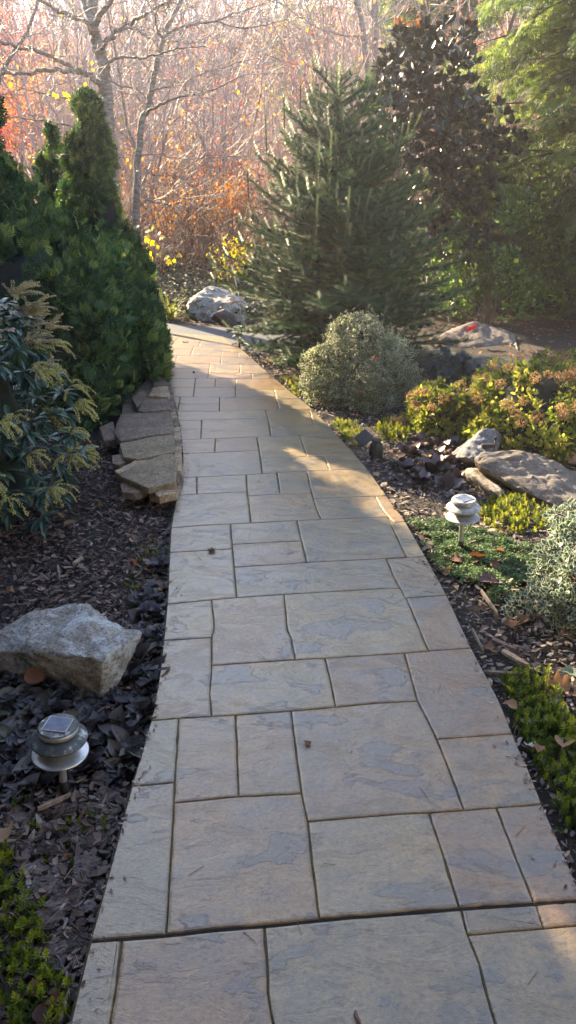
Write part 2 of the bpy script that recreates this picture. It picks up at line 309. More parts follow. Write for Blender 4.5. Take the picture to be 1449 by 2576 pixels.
M['cap_light'] = solid('chalky_cap', [(.3, (.14, .15, .16)), (.5, (.27, .28, .29)), (.65, (.42, .43, .43))], 45, .6, bstr=.3)
M['neck'] = solid('amber_neck', [(.3, (.12, .10, .05)), (.7, (.24, .20, .11))], 10, .35)
M['panel'] = solid('solar_cell', [(.3, (.03, .045, .09)), (.5, (.06, .08, .14)), (.68, (.11, .14, .21)), (.75, (.3, .33, .37))], 55, .45, spec=.3, bstr=.1)
M['panel_frame'] = solid('panel_frame', [(.3, (.3, .32, .34)), (.7, (.45, .47, .48))], 20, .5)
M['white'] = solid('white_plastic', [(.3, (.62, .60, .54)), (.7, (.8, .78, .72))], 12, .45, bstr=.1)
M['black'] = solid('black_plastic', [(.3, (.012, .012, .013)), (.7, (.028, .027, .028))], 30, .5, bstr=.3)
M['red'] = solid('red_reflector', [(.3, (.6, .02, .03)), (.7, (.75, .03, .03))], 12, .35, bstr=.1)

# ------------------------------------------------------------------ terrain
def terrain(x, y):
    x = np.asarray(x, float); y = np.asarray(y, float)
    b = -.055 + .012*np.sin(x*3.1+1)*np.cos(y*2.3) + .006*np.sin(x*9)*np.sin(y*8+2)
    far = np.clip(y-11, 0, None); hill = .046*far**1.27*(1+.10*np.sin(x*.05+.6))
    hill = np.where(y > 130, .046*119**1.27*(1+.10*np.sin(x*.05+.6)), hill)
    return b + hill + np.where(y > 11, .25*np.sin(x*.35)*np.minimum(far/6, 1)*.6, 0)
def make_ground():
    g = np.linspace(-1, 1, 181); xs = np.sign(g)*(np.abs(g)*7+193*np.abs(g)**4)
    h = np.linspace(0, 1, 181); ys = -25 + 25*np.minimum(h/.08, 1) + np.clip((h-.08)/.92, 0, 1)*14 + 190*np.clip((h-.08)/.92, 0, 1)**4
    X, Y = np.meshgrid(xs, ys); Z = terrain(X, Y); V = np.stack([X, Y, Z], -1).reshape(-1, 3); w, l = len(xs), len(ys)
    i = np.arange(l-1)[:, None]*w + np.arange(w-1)[None]; i = i.ravel()
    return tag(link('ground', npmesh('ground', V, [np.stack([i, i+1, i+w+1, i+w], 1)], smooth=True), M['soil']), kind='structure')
ground = make_ground()

# ------------------------------------------------------------------ walkway
LE = [(150, 2720), (180, 2576), (232, 2363), (300, 2110), (330, 1990), (360, 1890), (388, 1790), (405, 1690), (415, 1600), (424, 1500), (428, 1400), (432, 1330), (443, 1262), (458, 1210), (461, 1150), (455, 1080), (443, 1020), (430, 965), (418, 930), (403, 890), (380, 846), (370, 830)]
RE = [(1660, 2720), (1600, 2576), (1449, 2230), (1414, 2144), (1364, 2030), (1322, 1924), (1300, 1878), (1254, 1763), (1184, 1630), (1120, 1493), (1069, 1400), (1014, 1305), (990, 1275), (960, 1231), (922, 1179), (884, 1134), (832, 1079), (774, 1019), (724, 981), (675, 939), (615, 886), (595, 870), (560, 845)]
def xat(poly, y):
    p = sorted(poly, key=lambda q: q[1])
    if y <= p[0][1]: a, b = p[0], p[1]
    elif y >= p[-1][1]: a, b = p[-2], p[-1]
    else:
        for a, b in zip(p, p[1:]):
            if a[1] <= y <= b[1]: break
    return a[0]+(b[0]-a[0])*(y-a[1])/(b[1]-a[1])
def yat(poly, x): return xat([(b, a) for a, b in poly], x)
H = {
 'bot': [(0, 2700), (1449, 2700)],
 'T0': [(225, 2364), (425, 2348), (545, 2334), (724, 2319), (805, 2309), (1154, 2281), (1344, 2269), (1449, 2261)],
 'T0b': [(225, 2369), (425, 2355), (545, 2341), (724, 2326), (805, 2316), (1154, 2288), (1344, 2275), (1449, 2267)],
 'a4': [(1184, 2350), (1367, 2334), (1449, 2327)],
 'bl': [(340, 1976), (425, 1969), (440, 1967)],
 'T1': [(437, 2019), (595, 2003), (724, 1997), (759, 1994)],
 'T1r': [(769, 2066), (994, 2047), (1084, 2043), (1169, 2037), (1359, 2022)],
 'cr': [(1104, 1858), (1284, 1845)],
 'T2': [(385, 1811), (450, 1806), (592, 1798), (724, 1788), (844, 1778), (939, 1768), (1049, 1763)],
 'dl': [(415, 1610), (530, 1603)],
 'T3': [(535, 1673), (724, 1660), (814, 1655), (1019, 1642), (1074, 1637), (1184, 1629)],
 'er': [(1024, 1503), (1114, 1497)],
 'T4': [(430, 1518), (590, 1503), (724, 1494), (974, 1479), (1007, 1480)],
 'fl': [(432, 1389), (585, 1380)],
 'fr': [(974, 1405), (1069, 1399)],
 'f1': [(585, 1369), (724, 1361), (760, 1360)],
 'f2': [(592, 1426), (724, 1418), (772, 1414), (974, 1404), (1022, 1400)],
 'T5': [(432, 1327), (525, 1320), (630, 1315), (724, 1310), (804, 1306), (964, 1300), (979, 1300)],
 'gs': [(982, 1314), (1014, 1312)],
 'gm': [(452, 1245), (622, 1236), (724, 1241), (784, 1239)],
 'gml': [(452, 1245), (622, 1236)], 'gmr': [(622, 1247), (724, 1241), (784, 1239)],
 'g5': [(789, 1253), (964, 1247)],
 'T6': [(460, 1201), (615, 1194), (724, 1187), (919, 1178)],
 'hl': [(462, 1141), (650, 1133)],
 'hr': [(655, 1152), (724, 1150), (817, 1146), (884, 1143)],
 'T7': [(450, 1106), (542, 1103), (645, 1099), (762, 1095), (840, 1092)],
 'ir': [(682, 1074), (724, 1071), (824, 1067)],
 'T8': [(445, 1058), (550, 1055), (672, 1051)],
 'J': [(445, 1034), (552, 1034), (670, 1031), (725, 1030), (779, 1029)],
 'jl': [(450, 1016), (552, 1016)],
 'jr': [(697, 1004), (725, 1003), (755, 1003)],
 'K': [(423, 998), (617, 999), (689, 998)],
 'kl': [(423, 975), (490, 974), (591, 974)],
 'kr': [(594, 979), (718, 979)],
 'L': [(413, 952), (550, 952), (689, 953)],
 'll': [(413, 926), (526, 928)],
 'lr': [(527, 937), (631, 939), (670, 939)],
 'Mh': [(412, 913), (555, 916), (607, 916), (643, 917)],
 'N': [(418, 893), (555, 896), (627, 901)],
 'nl': [(419, 875), (483, 879), (593, 886), (612, 886)],
 'O': [(400, 860), (489, 870), (600, 877)],
 'end': [(380, 842), (419, 847), (500, 855), (586, 867), (600, 868)],
}
V_ = {
 'L': LE, 'R': RE,
 'a1': [(305, 2359), (300, 2419), (292, 2479), (277, 2569), (266, 2700)], 'a2': [(665, 2329), (672, 2424), (675, 2509), (687, 2574), (705, 2700)],
 'a3': [(1159, 2284), (1174, 2349), (1204, 2414), (1224, 2499), (1247, 2574), (1285, 2700)], 'a5': [(1347, 2272), (1367, 2330)],
 'b1': [(449, 1804), (445, 1888), (442, 1924), (437, 2024), (430, 2164), (420, 2315), (416, 2350)],
 'b2': [(732, 1788), (744, 1883), (749, 1924), (759, 1999), (774, 2069), (787, 2184), (802, 2305)],
 'b3': [(1079, 2046), (1114, 2149), (1154, 2280)], 'b4': [(1249, 2035), (1304, 2174), (1344, 2270)],
 'c1': [(592, 1800), (595, 1863), (597, 1923), (600, 2002)],
 'c3': [(1049, 1762), (1094, 1848), (1124, 1923), (1144, 1974), (1167, 2037)],
 'd0': [(532, 1510), (540, 1578), (532, 1603), (532, 1683), (527, 1743), (532, 1798)],
 'd1': [(817, 1655), (832, 1718), (844, 1778)], 'd2': [(1017, 1643), (1034, 1703), (1050, 1763), (1094, 1848), (1106, 1878)],
 'e1': [(715, 1497), (722, 1583), (732, 1603), (742, 1655)], 'e2': [(1007, 1480), (1024, 1508), (1049, 1568), (1077, 1636)],
 'f1v': [(580, 1320), (585, 1383), (595, 1500)], 'f2v': [(747, 1310), (759, 1363), (772, 1414)],
 'f3v': [(961, 1270), (980, 1312), (1001, 1356), (1022, 1401)], 'f4v': [(972, 1405), (989, 1448), (1007, 1480)],
 'g1': [(495, 1201), (495, 1241)], 'g2': [(620, 1194), (622, 1237), (628, 1283), (631, 1315)], 'g3': [(697, 1191), (705, 1241)],
 'g4': [(772, 1186), (784, 1239), (797, 1283), (807, 1305)], 'g5v': [(944, 1248), (964, 1283), (979, 1300)],
 'h1': [(542, 1104), (540, 1136)], 'h2': [(647, 1100), (655, 1151), (660, 1190)], 'h3': [(754, 1096), (772, 1148)], 'h4': [(814, 1146), (829, 1181)],
 'i1': [(507, 1057), (505, 1103)], 'i2': [(668, 1032), (676, 1057), (682, 1097)], 'i3': [(779, 1030), (789, 1068)],
 'j1': [(553, 999), (552, 1034)], 'j2': [(690, 980), (702, 1030)], 'j3': [(453, 999), (446, 1034), (443, 1058)],
 'k1': [(492, 953), (486, 998)], 'k2': [(543, 953), (541, 974)], 'k3': [(593, 953), (593, 999)],
 'l1': [(528, 916), (523, 952)], 'l2': [(603, 917), (604, 938)], 'l3': [(633, 939), (634, 953)],
 'm1': [(446, 894), (440, 913)], 'm2': [(558, 884), (555, 916)], 'm3': [(600, 887), (600, 901)],
 'n1': [(488, 870), (479, 893)], 'o1': [(447, 850), (433, 864)], 'o2': [(505, 856), (500, 871)],
}
TILES = """T0b bot L a1;T0b bot a1 a2;T0b bot a2 a3;T0b a4 a3 a5;T0b a4 a5 R;a4 bot a3 R
bl T0 L b1;T1 T0 b1 b2;T1r T0 b2 b3;T1r T0 b3 b4;T1r T0 b4 R
T2 bl L b1;T2 T1 b1 c1;T2 T1 c1 b2;T2 T1r b2 c3;cr T1r c3 R
dl T2 L d0;T3 T2 d0 d1;T3 T2 d1 d2;T3 cr d2 R
T4 dl L d0;T4 T3 d0 e1;T4 T3 e1 e2;er T3 e2 R
T5 fl L f1v;fl T4 L f1v;T5 f1 f1v f2v;f1 f2 f1v f2v;f2 T4 f1v f4v;T5 f2 f2v f3v;fr er f4v R;gs fr f3v R
T6 gml L g1;T6 gml g1 g2;gml T5 L g2;T6 gmr g2 g3;T6 gmr g3 g4;gmr T5 g2 g4;T6 g5 g4 R;g5 T5 g4 g5v;g5 gs g5v R
T7 hl L h1;T7 hl h1 h2;hl T6 L h2;T7 hr h2 h3;T7 hr h3 R;hr T6 h2 h4;hr T6 h4 R
T8 T7 L i1;T8 T7 i1 i2;ir T7 i2 R;J T8 L i2;J ir i2 i3;J ir i3 R
K jl j3 j1;jl J j3 j1;K J L j3;K J j1 j2;kr jr j2 R;jr J j2 R
L kl L k1;L kl k1 k2;L kl k2 k3;kl K L k1;kl K k1 k3;L kr k3 R;kr K k3 j2
Mh ll L l1;ll L L l1;Mh lr l1 l2;lr L l1 l3;Mh lr l2 R;lr L l3 R
N Mh L m1;N Mh m1 m2;N Mh m2 R;nl N L n1;nl N n1 m2;nl N m2 m3;nl N m3 R
O nl L n1;O nl n1 R;end O L o1;end O o1 o2;end O o2 R"""
def corner(h, v, y0=None):
    y = sum(p[1] for p in H[h])/len(H[h])
    for _ in range(25): x = xat(V_[v], y); y = yat(H[h], x)
    return x, y
def tile_poly(ht, hb, vl, vr):
    tl, tr, bl, br = corner(ht, vl), corner(ht, vr), corner(hb, vl), corner(hb, vr)
    pts, edge = [], []
    def hs(h, a, b, n): return [(a[0]+(b[0]-a[0])*i/n, yat(H[h], a[0]+(b[0]-a[0])*i/n)) for i in range(n)]
    def vsm(v, a, b, n): return [(xat(V_[v], a[1]+(b[1]-a[1])*i/n), a[1]+(b[1]-a[1])*i/n) for i in range(n)]
    for seq, e in ((hs(ht, tl, tr, 9), 0), (vsm(vr, tr, br, 9), vr == 'R'), (hs(hb, br, bl, 9), 0), (vsm(vl, bl, tl, 9), vl == 'L')):
        for q in seq: pts.append(P(*q)); edge.append(bool(e))
    return pts, edge
walk_out = [P(x, y) for x, y in spl(LE, 4)] + [P(x, y) for x, y in reversed(spl(RE, 4))]
# base body with rounded flank
def walkway_base():
    bm = bmesh.new(); n = len(walk_out); c = [Vector((p.x, p.y, 0)) for p in walk_out]
    nrm = []
    for i in range(n):
        d = (c[(i+1) % n]-c[i-1]).normalized(); nrm.append(Vector((d.y, -d.x, 0)))
    area = sum(c[i].x*c[(i+1) % n].y-c[(i+1) % n].x*c[i].y for i in range(n)); sg = 1 if area > 0 else -1
    rings = []
    for o, z in ((-.012, -.0068), (.002, -.008), (.012, -.024), (.013, -.05), (.012, -.16)):
        rings.append([bm.verts.new(c[i]+nrm[i]*o*sg+Vector((0, 0, z+.0012*math.sin(i*1.7)))) for i in range(n)])
    for a, b in zip(rings, rings[1:]):
        for i in range(n): bm.faces.new((a[i], a[(i+1) % n], b[(i+1) % n], b[i]))
    bm.faces.new(rings[0]); bmesh.ops.recalc_face_normals(bm, faces=bm.faces[:])
    me = bpy.data.meshes.new('walkway'); bm.to_mesh(me); bm.free(); return me
walk = tag(link('walkway', walkway_base(), M['grout']), kind='structure')
for row in TILES.replace('\n', ';').split(';'):
    ht, hb, vl, vr = row.split(); pts, edge = tile_poly(ht, hb, vl, vr); n = len(pts)
    area = sum(pts[i].x*pts[(i+1) % n].y-pts[(i+1) % n].x*pts[i].y for i in range(n)); sg = 1 if area > 0 else -1
    mits = []
    for i in range(n):
        a, b, c = pts[i-1], pts[i], pts[(i+1) % n]
        d1, d2 = (b-a), (c-b)
        if d1.length < 1e-5 or d2.length < 1e-5: mits.append(Vector((0, 0, 0))); continue
        d1.normalize(); d2.normalize(); n1, n2 = Vector((-d1.y, d1.x, 0))*sg, Vector((-d2.y, d2.x, 0))*sg
        w1 = .0 if edge[i-1] else 1.0; w2 = .0 if edge[i] else 1.0
        if w1 == w2: m = (n1+n2); m = m/max(m.length_squared/2, .35)*w1
        else: m = n1*w1+n2*w2
        mits.append(m)
    bm = bmesh.new(); rings = []
    jd = [R.uniform(-.0006, .0016)*(1 if R.random() < .85 else 2.2) for _ in range(n)]
    J = 1.0 + .00*n
    for k, (ins, z) in enumerate(((.0002, -.0085), (.0010, -.0045), (.0034, -.0013), (.009, 0.0))):
        rings.append([bm.verts.new(pts[i]+mits[i]*(ins+jd[i]*(1 if k < 2 else .6)) + (Vector() if not edge[i] else -Vector((0, 0, 0))) + Vector((0, 0, z if not (edge[i] and k < 2) else z))) for i in range(n)])
    for a, b in zip(rings, rings[1:]):
        for i in range(n): bm.faces.new((a[i], a[(i+1) % n], b[(i+1) % n], b[i]))
    bm.faces.new(rings[-1])
    bmesh.ops.remove_doubles(bm, verts=bm.verts[:], dist=.0004); bmesh.ops.recalc_face_normals(bm, faces=bm.faces[:])
    me = bpy.data.meshes.new('slab'); bm.to_mesh(me); bm.free(); link('slab', me, M['slab'], walk)

jt = spl([P(u, v, -.0052) for u, v in [(232, 2366)]+H['T0'][1:]+[(1462, 2262)]], 6); dw = np.array([.0, .009, 0])
link('expansion_joint', npmesh('expansion_joint', np.concatenate([jt+dw, jt-dw]), [[(i, i+1, len(jt)+i+1, len(jt)+i) for i in range(len(jt)-1)]]), solid('joint_filler', [(.3, (.006, .006, .006)), (.7, (.022, .02, .018))], 60, .9), walk)
# ------------------------------------------------------------------ driveway
def driveway():
    near = [(-9, 12.2), (-5, 10.4), (-3, 9.2), (-1.6, 8.25), (-.55, 7.78), (.4, 7.45), (1.2, 7.0), (1.7, 6.6), (2.5, 6.25), (4, 5.9), (9, 5.4)]
    far = [(-9, 13.6), (-5, 11.6), (-3, 10.3), (-1.47, 9.2), (-.59, 8.86), (.4, 8.45), (1.4, 7.8), (2.25, 7.25), (3.2, 6.95), (5, 6.7), (9, 6.4)]
    a, b = spl(near, 5), spl(far, 5); n = len(a); V = []; k = 7
    for i in range(n):
        for j in range(k):
            t = j/(k-1); p = a[i]*(1-t)+b[i]*t; z = -.022+.012*math.sin(t*math.pi) + max(0, p[1]-10.6)*.12
            V.append((*p, z-(.06 if j in (0, k-1) else 0)))
    Fq = [(i*k+j, (i+1)*k+j, (i+1)*k+j+1, i*k+j+1) for i in range(n-1) for j in range(k-1)]
    o = link('driveway', npmesh('driveway', V, [Fq], smooth=True), M['asphalt']); tag(o, kind='structure')
    return [tuple(q) for q in a]+[tuple(q) for q in b[::-1]]
drive_poly = driveway()
walk_poly = [(p.x, p.y) for p in walk_out]

# ------------------------------------------------------------------ rocks
def rock(name, hull, mat, label=None, cat=None, group=None, sub=3, amp=.02, freq=6, seed=0, parent=None, bev=.15, strat=0):
    c = sum((Vector(h) for h in hull), Vector())/len(hull); zmin = min(h[2] for h in hull); base = Vector((c.x, c.y, zmin))
    bm = bmesh.new()
    for h in hull: bm.verts.new(Vector(h)-base)
    r = bmesh.ops.convex_hull(bm, input=bm.verts[:]); bmesh.ops.delete(bm, geom=list({g for g in r['geom_interior']+r['geom_unused'] if isinstance(g, bmesh.types.BMVert)}), context='VERTS')
    bmesh.ops.dissolve_limit(bm, angle_limit=rad(4), verts=bm.verts[:], edges=bm.edges[:])
    size = max((Vector(h)-c).length for h in hull)
    bmesh.ops.bevel(bm, geom=bm.edges[:], offset=size*bev*.35, segments=2, affect='EDGES', profile=.6)
    bmesh.ops.triangulate(bm, faces=bm.faces[:])
    for _ in range(sub):
        es = [e for e in bm.edges if e.calc_length() > size*.07]
        if es: bmesh.ops.subdivide_edges(bm, edges=es, cuts=1); bmesh.ops.triangulate(bm, faces=bm.faces[:])
    for _ in range(2): bmesh.ops.smooth_vert(bm, verts=bm.verts[:], factor=.35, use_axis_x=True, use_axis_y=True, use_axis_z=True)
    bm.normal_update(); o = Vector((seed*3.7, seed*1.3, 0)); mv = {}
    for v in bm.verts:
        p = v.co; d = mnoise.noise(p*freq+o)*1.0 + (1-2*abs(mnoise.noise(p*freq*2.2+o)))*.35 + mnoise.noise(p*freq*5+o)*.28 + mnoise.noise(p*freq*11+o)*.14
        if strat: d += .9*(abs(mnoise.noise(Vector((p.x*freq*.6, p.y*freq*3, p.z*freq*5))+o))-.3)
        mv[v] = v.normal*d*amp
    for v, d in mv.items(): v.co += d
    me = bpy.data.meshes.new(name); bm.to_mesh(me); bm.free()
    for f in me.polygons: f.use_smooth = True
    me.set_sharp_from_angle(angle=rad(38))
    ob = link(name, me, mat, parent); ob.location = base
    if label: tag(ob, label, cat, group)
    return ob
gz = -.07
# big boulder on the left
D0 = 2.17
top = [PD(-8, 1592, 2.42), PD(60, 1545, 2.49), PD(130, 1534, 2.52), PD(215, 1521, 2.52), PD(262, 1545, 2.47), PD(354, 1592, 2.36), PD(258, 1660, 2.19), PD(140, 1642, 2.26), PD(60, 1636, 2.33)]
low = [P(-25, 1700, gz), P(60, 1712, gz), P(160, 1745, gz), P(252, 1768, gz), P(325, 1675, gz), Vector((-.58, 2.6, gz)), Vector((-.95, 2.75, gz)), PD(-45, 1640, 2.38)]
rock('boulder', top+low, M['granite'], 'large flat-topped grey boulder in the left bed behind the dark leafy groundcover', 'boulder', amp=.020, freq=8, seed=1, sub=5, bev=.05, strat=.0)
# trio on the right
rock('boulder', [P(1180, 1178, gz), P(1160, 1165, gz), P(1215, 1185, gz), PD(1165, 1150, 4.35), PD(1182, 1110, 4.45), PD(1215, 1080, 4.55), PD(1250, 1080, 4.6), PD(1258, 1100, 4.6), PD(1240, 1145, 4.4), PD(1215, 1160, 4.3), Vector((1.2, 4.75, gz)), Vector((1.0, 4.7, gz))], M['blue_rock'],
     'upright blue-grey stone behind the black spotlight stake', 'rock', amp=.018, freq=9, seed=4, sub=4)
rock('boulder', [PD(1194, 1158, 4.13), PD(1212, 1141, 4.2), PD(1250, 1138, 4.25), PD(1297, 1133, 4.22), PD(1335, 1152, 4.16), PD(1385, 1192, 4.05), PD(1452, 1243, 3.93), PD(1500, 1285, 3.85), P(1500, 1300, gz), P(1452, 1290, gz), P(1385, 1283, gz), P(1310, 1246, gz), P(1250, 1214, gz), PD(1200, 1172, 4.1), PD(1245, 1195, 4.06), PD(1370, 1262, 3.86), Vector((1.9, 4.3, gz)), Vector((1.2, 4.5, gz))], M['gneiss'],
     'long sloping brown and grey slab rock beside the hydrangea', 'rock', amp=.022, freq=8, seed=2, sub=5, bev=.05, strat=1.3)
rock('boulder', [P(1165, 1215, gz), P(1200, 1240, gz), P(1250, 1262, gz), P(1278, 1250, gz), PD(1168, 1182, 4.15), PD(1200, 1180, 4.2), PD(1235, 1205, 4.1), PD(1270, 1240, 3.95), PD(1255, 1248, 3.9), P(1240, 1205, gz), P(1180, 1175, gz)], M['pale_rock'],
     'small pale tan wedge stone between the dark leafy clump and the slab rock', 'rock', amp=.012, freq=10, seed=3, sub=4)
# far boulders
rock('boulder', [P(472, 800, gz), P(500, 812, gz), P(600, 818, gz), P(640, 800, gz), PD(470, 775, 9.35), PD(482, 750, 9.5), PD(512, 722, 9.7), PD(545, 722, 9.8), PD(575, 738, 9.7), PD(625, 765, 9.6), Vector((-.3, 10.1, gz)), Vector((-1.1, 10.1, gz)), PD(560, 760, 9.3)], M['granite'],
     'tall rounded grey-brown boulder beyond the driveway end of the walkway', 'boulder', amp=.04, freq=4, seed=5, sub=4, strat=.6)
rock('boulder', [P(530, 812, gz), P(592, 820, gz), PD(535, 790, 9.1), PD(560, 780, 9.15), PD(590, 790, 9.1), PD(596, 800, 9.1), Vector((-.6, 9.4, gz))], M['brown_rock'],
     'low cracked stone leaning on the foot of the far rounded boulder', 'rock', amp=.02, freq=6, seed=6, sub=3)
fb = rock('boulder', [P(1105, 868, gz), P(1160, 880, gz), P(1295, 875, gz), PD(1110, 850, 8.05), PD(1160, 822, 8.2), PD(1195, 806, 8.3), PD(1215, 812, 8.3), PD(1250, 835, 8.25), PD(1292, 845, 8.2), PD(1296, 862, 8.0), Vector((1.7, 8.7, gz)), Vector((2.4, 8.6, gz))], M['brown_rock'],
     'peaked boulder with a red mark across the driveway on the right', 'boulder', amp=.03, freq=5, seed=7, sub=4)
# red cloth-like strip lying over that boulder
a = np.array([PD(1172, 831, 7.96), PD(1196, 820, 8.02)])
rs = []
for i in range(5):
    t = i/4; p = a[0]*(1-t)+a[1]*t; rs += [p+np.array([0, -.03, -.018]), p+np.array([0, -.045+.01*math.sin(i*2), .028])]
o = link('red_strip', npmesh('red_strip', rs, [[(2*i, 2*i+2, 2*i+3, 2*i+1) for i in range(4)]]), M['red']); o.modifiers.new('s', 'SOLIDIFY').thickness = .006
tag(o, 'short red strip draped over the peaked boulder', 'marker')
rock('boulder', [P(1355, 890, gz), P(1395, 893, gz), PD(1360, 878, 7.9), PD(1390, 874, 8.0), PD(1398, 884, 7.9), Vector((3.0, 8.2, gz))], M['blue_rock'], 'small low grey stone at the far driveway edge by the right side', 'rock', amp=.01, freq=9, seed=8, sub=3)

# ------------------------------------------------------------------ dry stone wall
WZ = .10
wall = thing('stone_wall', 'low dry-stone wall of flat flagstones curving along the left of the walkway', 'wall', (-.75, 4.6, -.05))
caps = [([(300, 1197), (352, 1165), (418, 1141), (439, 1142), (446, 1170), (441, 1213), (372, 1228), (345, 1207)], 'flag_grey', 0),
 ([(289, 1185), (353, 1153), (360, 1161), (300, 1193)], 'flag_tan', -.01), ([(300, 1113), (438, 1091), (441, 1136), (416, 1138), (347, 1156), (308, 1150)], 'flag_grey', 0.003),
 ([(286, 1087), (302, 1040), (430, 1034), (440, 1086), (300, 1109)], 'flag_brown', .004), ([(345, 1033), (363, 1002), (426, 1002), (431, 1030), (360, 1036)], 'flag_brown', 0),
 ([(372, 996), (385, 975), (422, 972), (428, 990), (424, 999)], 'flag_tan', .008), ([(385, 970), (395, 946), (412, 944), (423, 968)], 'flag_brown', -.003),
 ([(303, 1217), (344, 1211), (372, 1231), (340, 1240), (306, 1236)], 'flag_brown', -.035), ([(282, 1147), (304, 1143), (318, 1160), (300, 1170), (284, 1168)], 'flag_brown', -.02),
 ([(382, 1232), (441, 1217), (444, 1240), (400, 1250)], 'flag_tan', -.035), ([(360, 1160), (400, 1143), (414, 1143), (360, 1166)], 'flag_tan', -.012),
 ([(250, 1075), (284, 1060), (296, 1105), (262, 1110)], 'flag_brown', -.03), ([(330, 1000), (362, 980), (372, 1002), (344, 1025)], 'flag_brown', -.01), ([(398, 942), (412, 925), (420, 942)], 'flag_grey', 0)]
for i, (poly, mt, dz) in enumerate(caps):
    pts = [P(u, v, WZ+dz) for u, v in poly]; th = .04
    hull = []
    c = sum(pts, Vector())/len(pts)
    for p in pts:
        q = c+(p-c)*.985; hull += [Vector((q.x, q.y, WZ+dz+R.uniform(-.003, .003))), Vector((c.x+(p.x-c.x)*.97, c.y+(p.y-c.y)*.97, WZ+dz-th))]
    o = rock('stone', hull, M[mt], sub=4, amp=.006, freq=12, seed=20+i, bev=.05); o.parent = wall; o.location = o.location-wall.location
edge = [(446, 1258), (459, 1213), (461, 1150), (453, 1080), (441, 1020), (429, 970), (417, 938)]
ep = spl([P(u, v, 0) for u, v in edge], 12); L_ = 0; k = 0
cum = np.concatenate([[0], np.cumsum(np.linalg.norm(np.diff(ep, axis=0), axis=1))])
for course, (z0, z1) in enumerate(((-.075, -.012), (-.012, .032), (.032, .066))):
    s = R.uniform(-.1, 0)
    while s < cum[-1]:
        l = R.uniform(.12, .30); a_ = max(s, 0); b_ = min(s+l-.008, cum[-1])
        if b_-a_ > .04:
            def at(q): return Vector([np.interp(q, cum, ep[:, j]) for j in range(3)])
            pa, pb = at(a_), at(b_); d = (pb-pa).normalized(); n_ = Vector((-d.y, d.x, 0)); n_ = n_ if n_.x < 0 else -n_
            off = R.uniform(-.004, .008)+course*.003; w = R.uniform(.10, .15); hull = []
            for p in (pa, pb):
                for o_ in (off, off+w):
                    for z in (z0+R.uniform(0, .004), z1-R.uniform(0, .006)): q = p+n_*o_; hull.append(Vector((q.x, q.y, z)))
            o = rock('stone', hull, M[R.choice(['flag_tan', 'flag_brown', 'flag_grey', 'flag_tan', 'flag_brown'])], sub=2, amp=.006, freq=14, seed=50+k, bev=.06); o.parent = wall; o.location = o.location-wall.location; k += 1
        s += l
fill = [P(u, v, 0) for u, v in ((300, 1200), (300, 1100), (310, 1030), (380, 965), (408, 935), (415, 950), (420, 1000), (432, 1050), (440, 1110), (436, 1205), (380, 1225))]
o = rock('rubble_core', [Vector((p.x, p.y, z)) for p in fill for z in (-.06, WZ-.05)], M['flag_brown'], sub=3, amp=.006, freq=9, seed=90, bev=.02); o.parent = wall; o.location = o.location-wall.location

# ------------------------------------------------------------------ foliage templates (unit size, axis +Y, face +Z)
def diamond(p, a, l, w, z=0, z2=0):
    d = np.array([math.sin(a), math.cos(a)]); n_ = np.array([d[1], -d[0]]); p = np.array(p)
    return [(*p, z), (*(p+d*l*.55+n_*w), z), (*(p+d*l), z2), (*(p+d*l*.55-n_*w), z)]
def fan(k=5, w=.05, ang=.75, droop=-.12, sub=False):
    v, f = [], []
    def add(q): f.append([len(v)+i for i in range(4)]); v.extend(q)
    add(diamond((0, 0), 0, 1, w, 0, droop))
    for i in range(k):
        t = .08+.78*i/k; l = .62*(1-t)+.16
        for s in (-1, 1):
            z = droop*t*t
            add(diamond((0, t), s*ang, l, w*.9, z, z+droop*.8))
            if sub and l > .3:
                q = (s*math.sin(ang)*l*.5, t+math.cos(ang)*l*.5); add(diamond(q, s*(ang-.6), l*.5, w*.8, z, z+droop))
    return np.array(v, float), [f]
FAN = fan(5, .07); FAN_H = fan(3, .055, .8, -.2); FAN_S = fan(4, .05, sub=True); FAN_L = fan(3, .10, .8, -.2)
def leaf(fold=.12, curl=-.12, w=.28, n=3):
    v = [(0, 0, 0)]; f3, f4 = [], []; ys = [(i+1)/(n+1) for i in range(n)]
    for y in ys:
        ww = w*math.sin(math.pi*y**.85)**.75; z = curl*y*y; v += [(-ww, y, z+fold*ww*2), (0, y, z), (ww, y, z+fold*ww*2)]
    v.append((0, 1, curl)); e = len(v)-1
    f3 += [(0, 2, 1), (0, 3, 2)]
    for i in range(n-1): a = 1+i*3; f4 += [(a, a+1, a+4, a+3), (a+1, a+2, a+5, a+4)]
    a = 1+(n-1)*3; f3 += [(a, a+1, e), (a+1, a+2, e)]
    return np.array(v, float), [f3, f4] if f4 else [f3]
LEAF = leaf(n=2); LEAF1 = leaf(n=1, w=.3); LEAF_LONG = leaf(.2, -.3, .14, 3); LEAF_BIG = leaf(.15, -.2, .24, 3); LEAF_ROUND = leaf(.18, -.25, .40, 3); LEAF_BIG2 = leaf(.35, -.35, .32, 3)
def rimleaf():
    n = 6; v = [(0, .5, -.03)]; rim = [0]
    for k, (s, z) in enumerate(((.62, 0), (1, .04))):
        for i in range(n):
            a = i/n*2*math.pi; v.append((math.sin(a)*.30*s, .5-math.cos(a)*.5*s, z)); rim.append(.45 if k == 0 else 1)
    f3 = [(0, 1+i, 1+(i+1) % n) for i in range(n)]; f4 = [(1+i, 1+n+i, 1+n+(i+1) % n, 1+(i+1) % n) for i in range(n)]
    return np.array(v, float), [f3, f4], np.array(rim, float)
RIML = rimleaf()
def tri_leaf():
    return np.array([(0, 0, 0), (.3, .45, .06), (0, 1, -.08), (-.3, .45, .06)], float), [[(0, 1, 2), (0, 2, 3)]]
TL = tri_leaf()
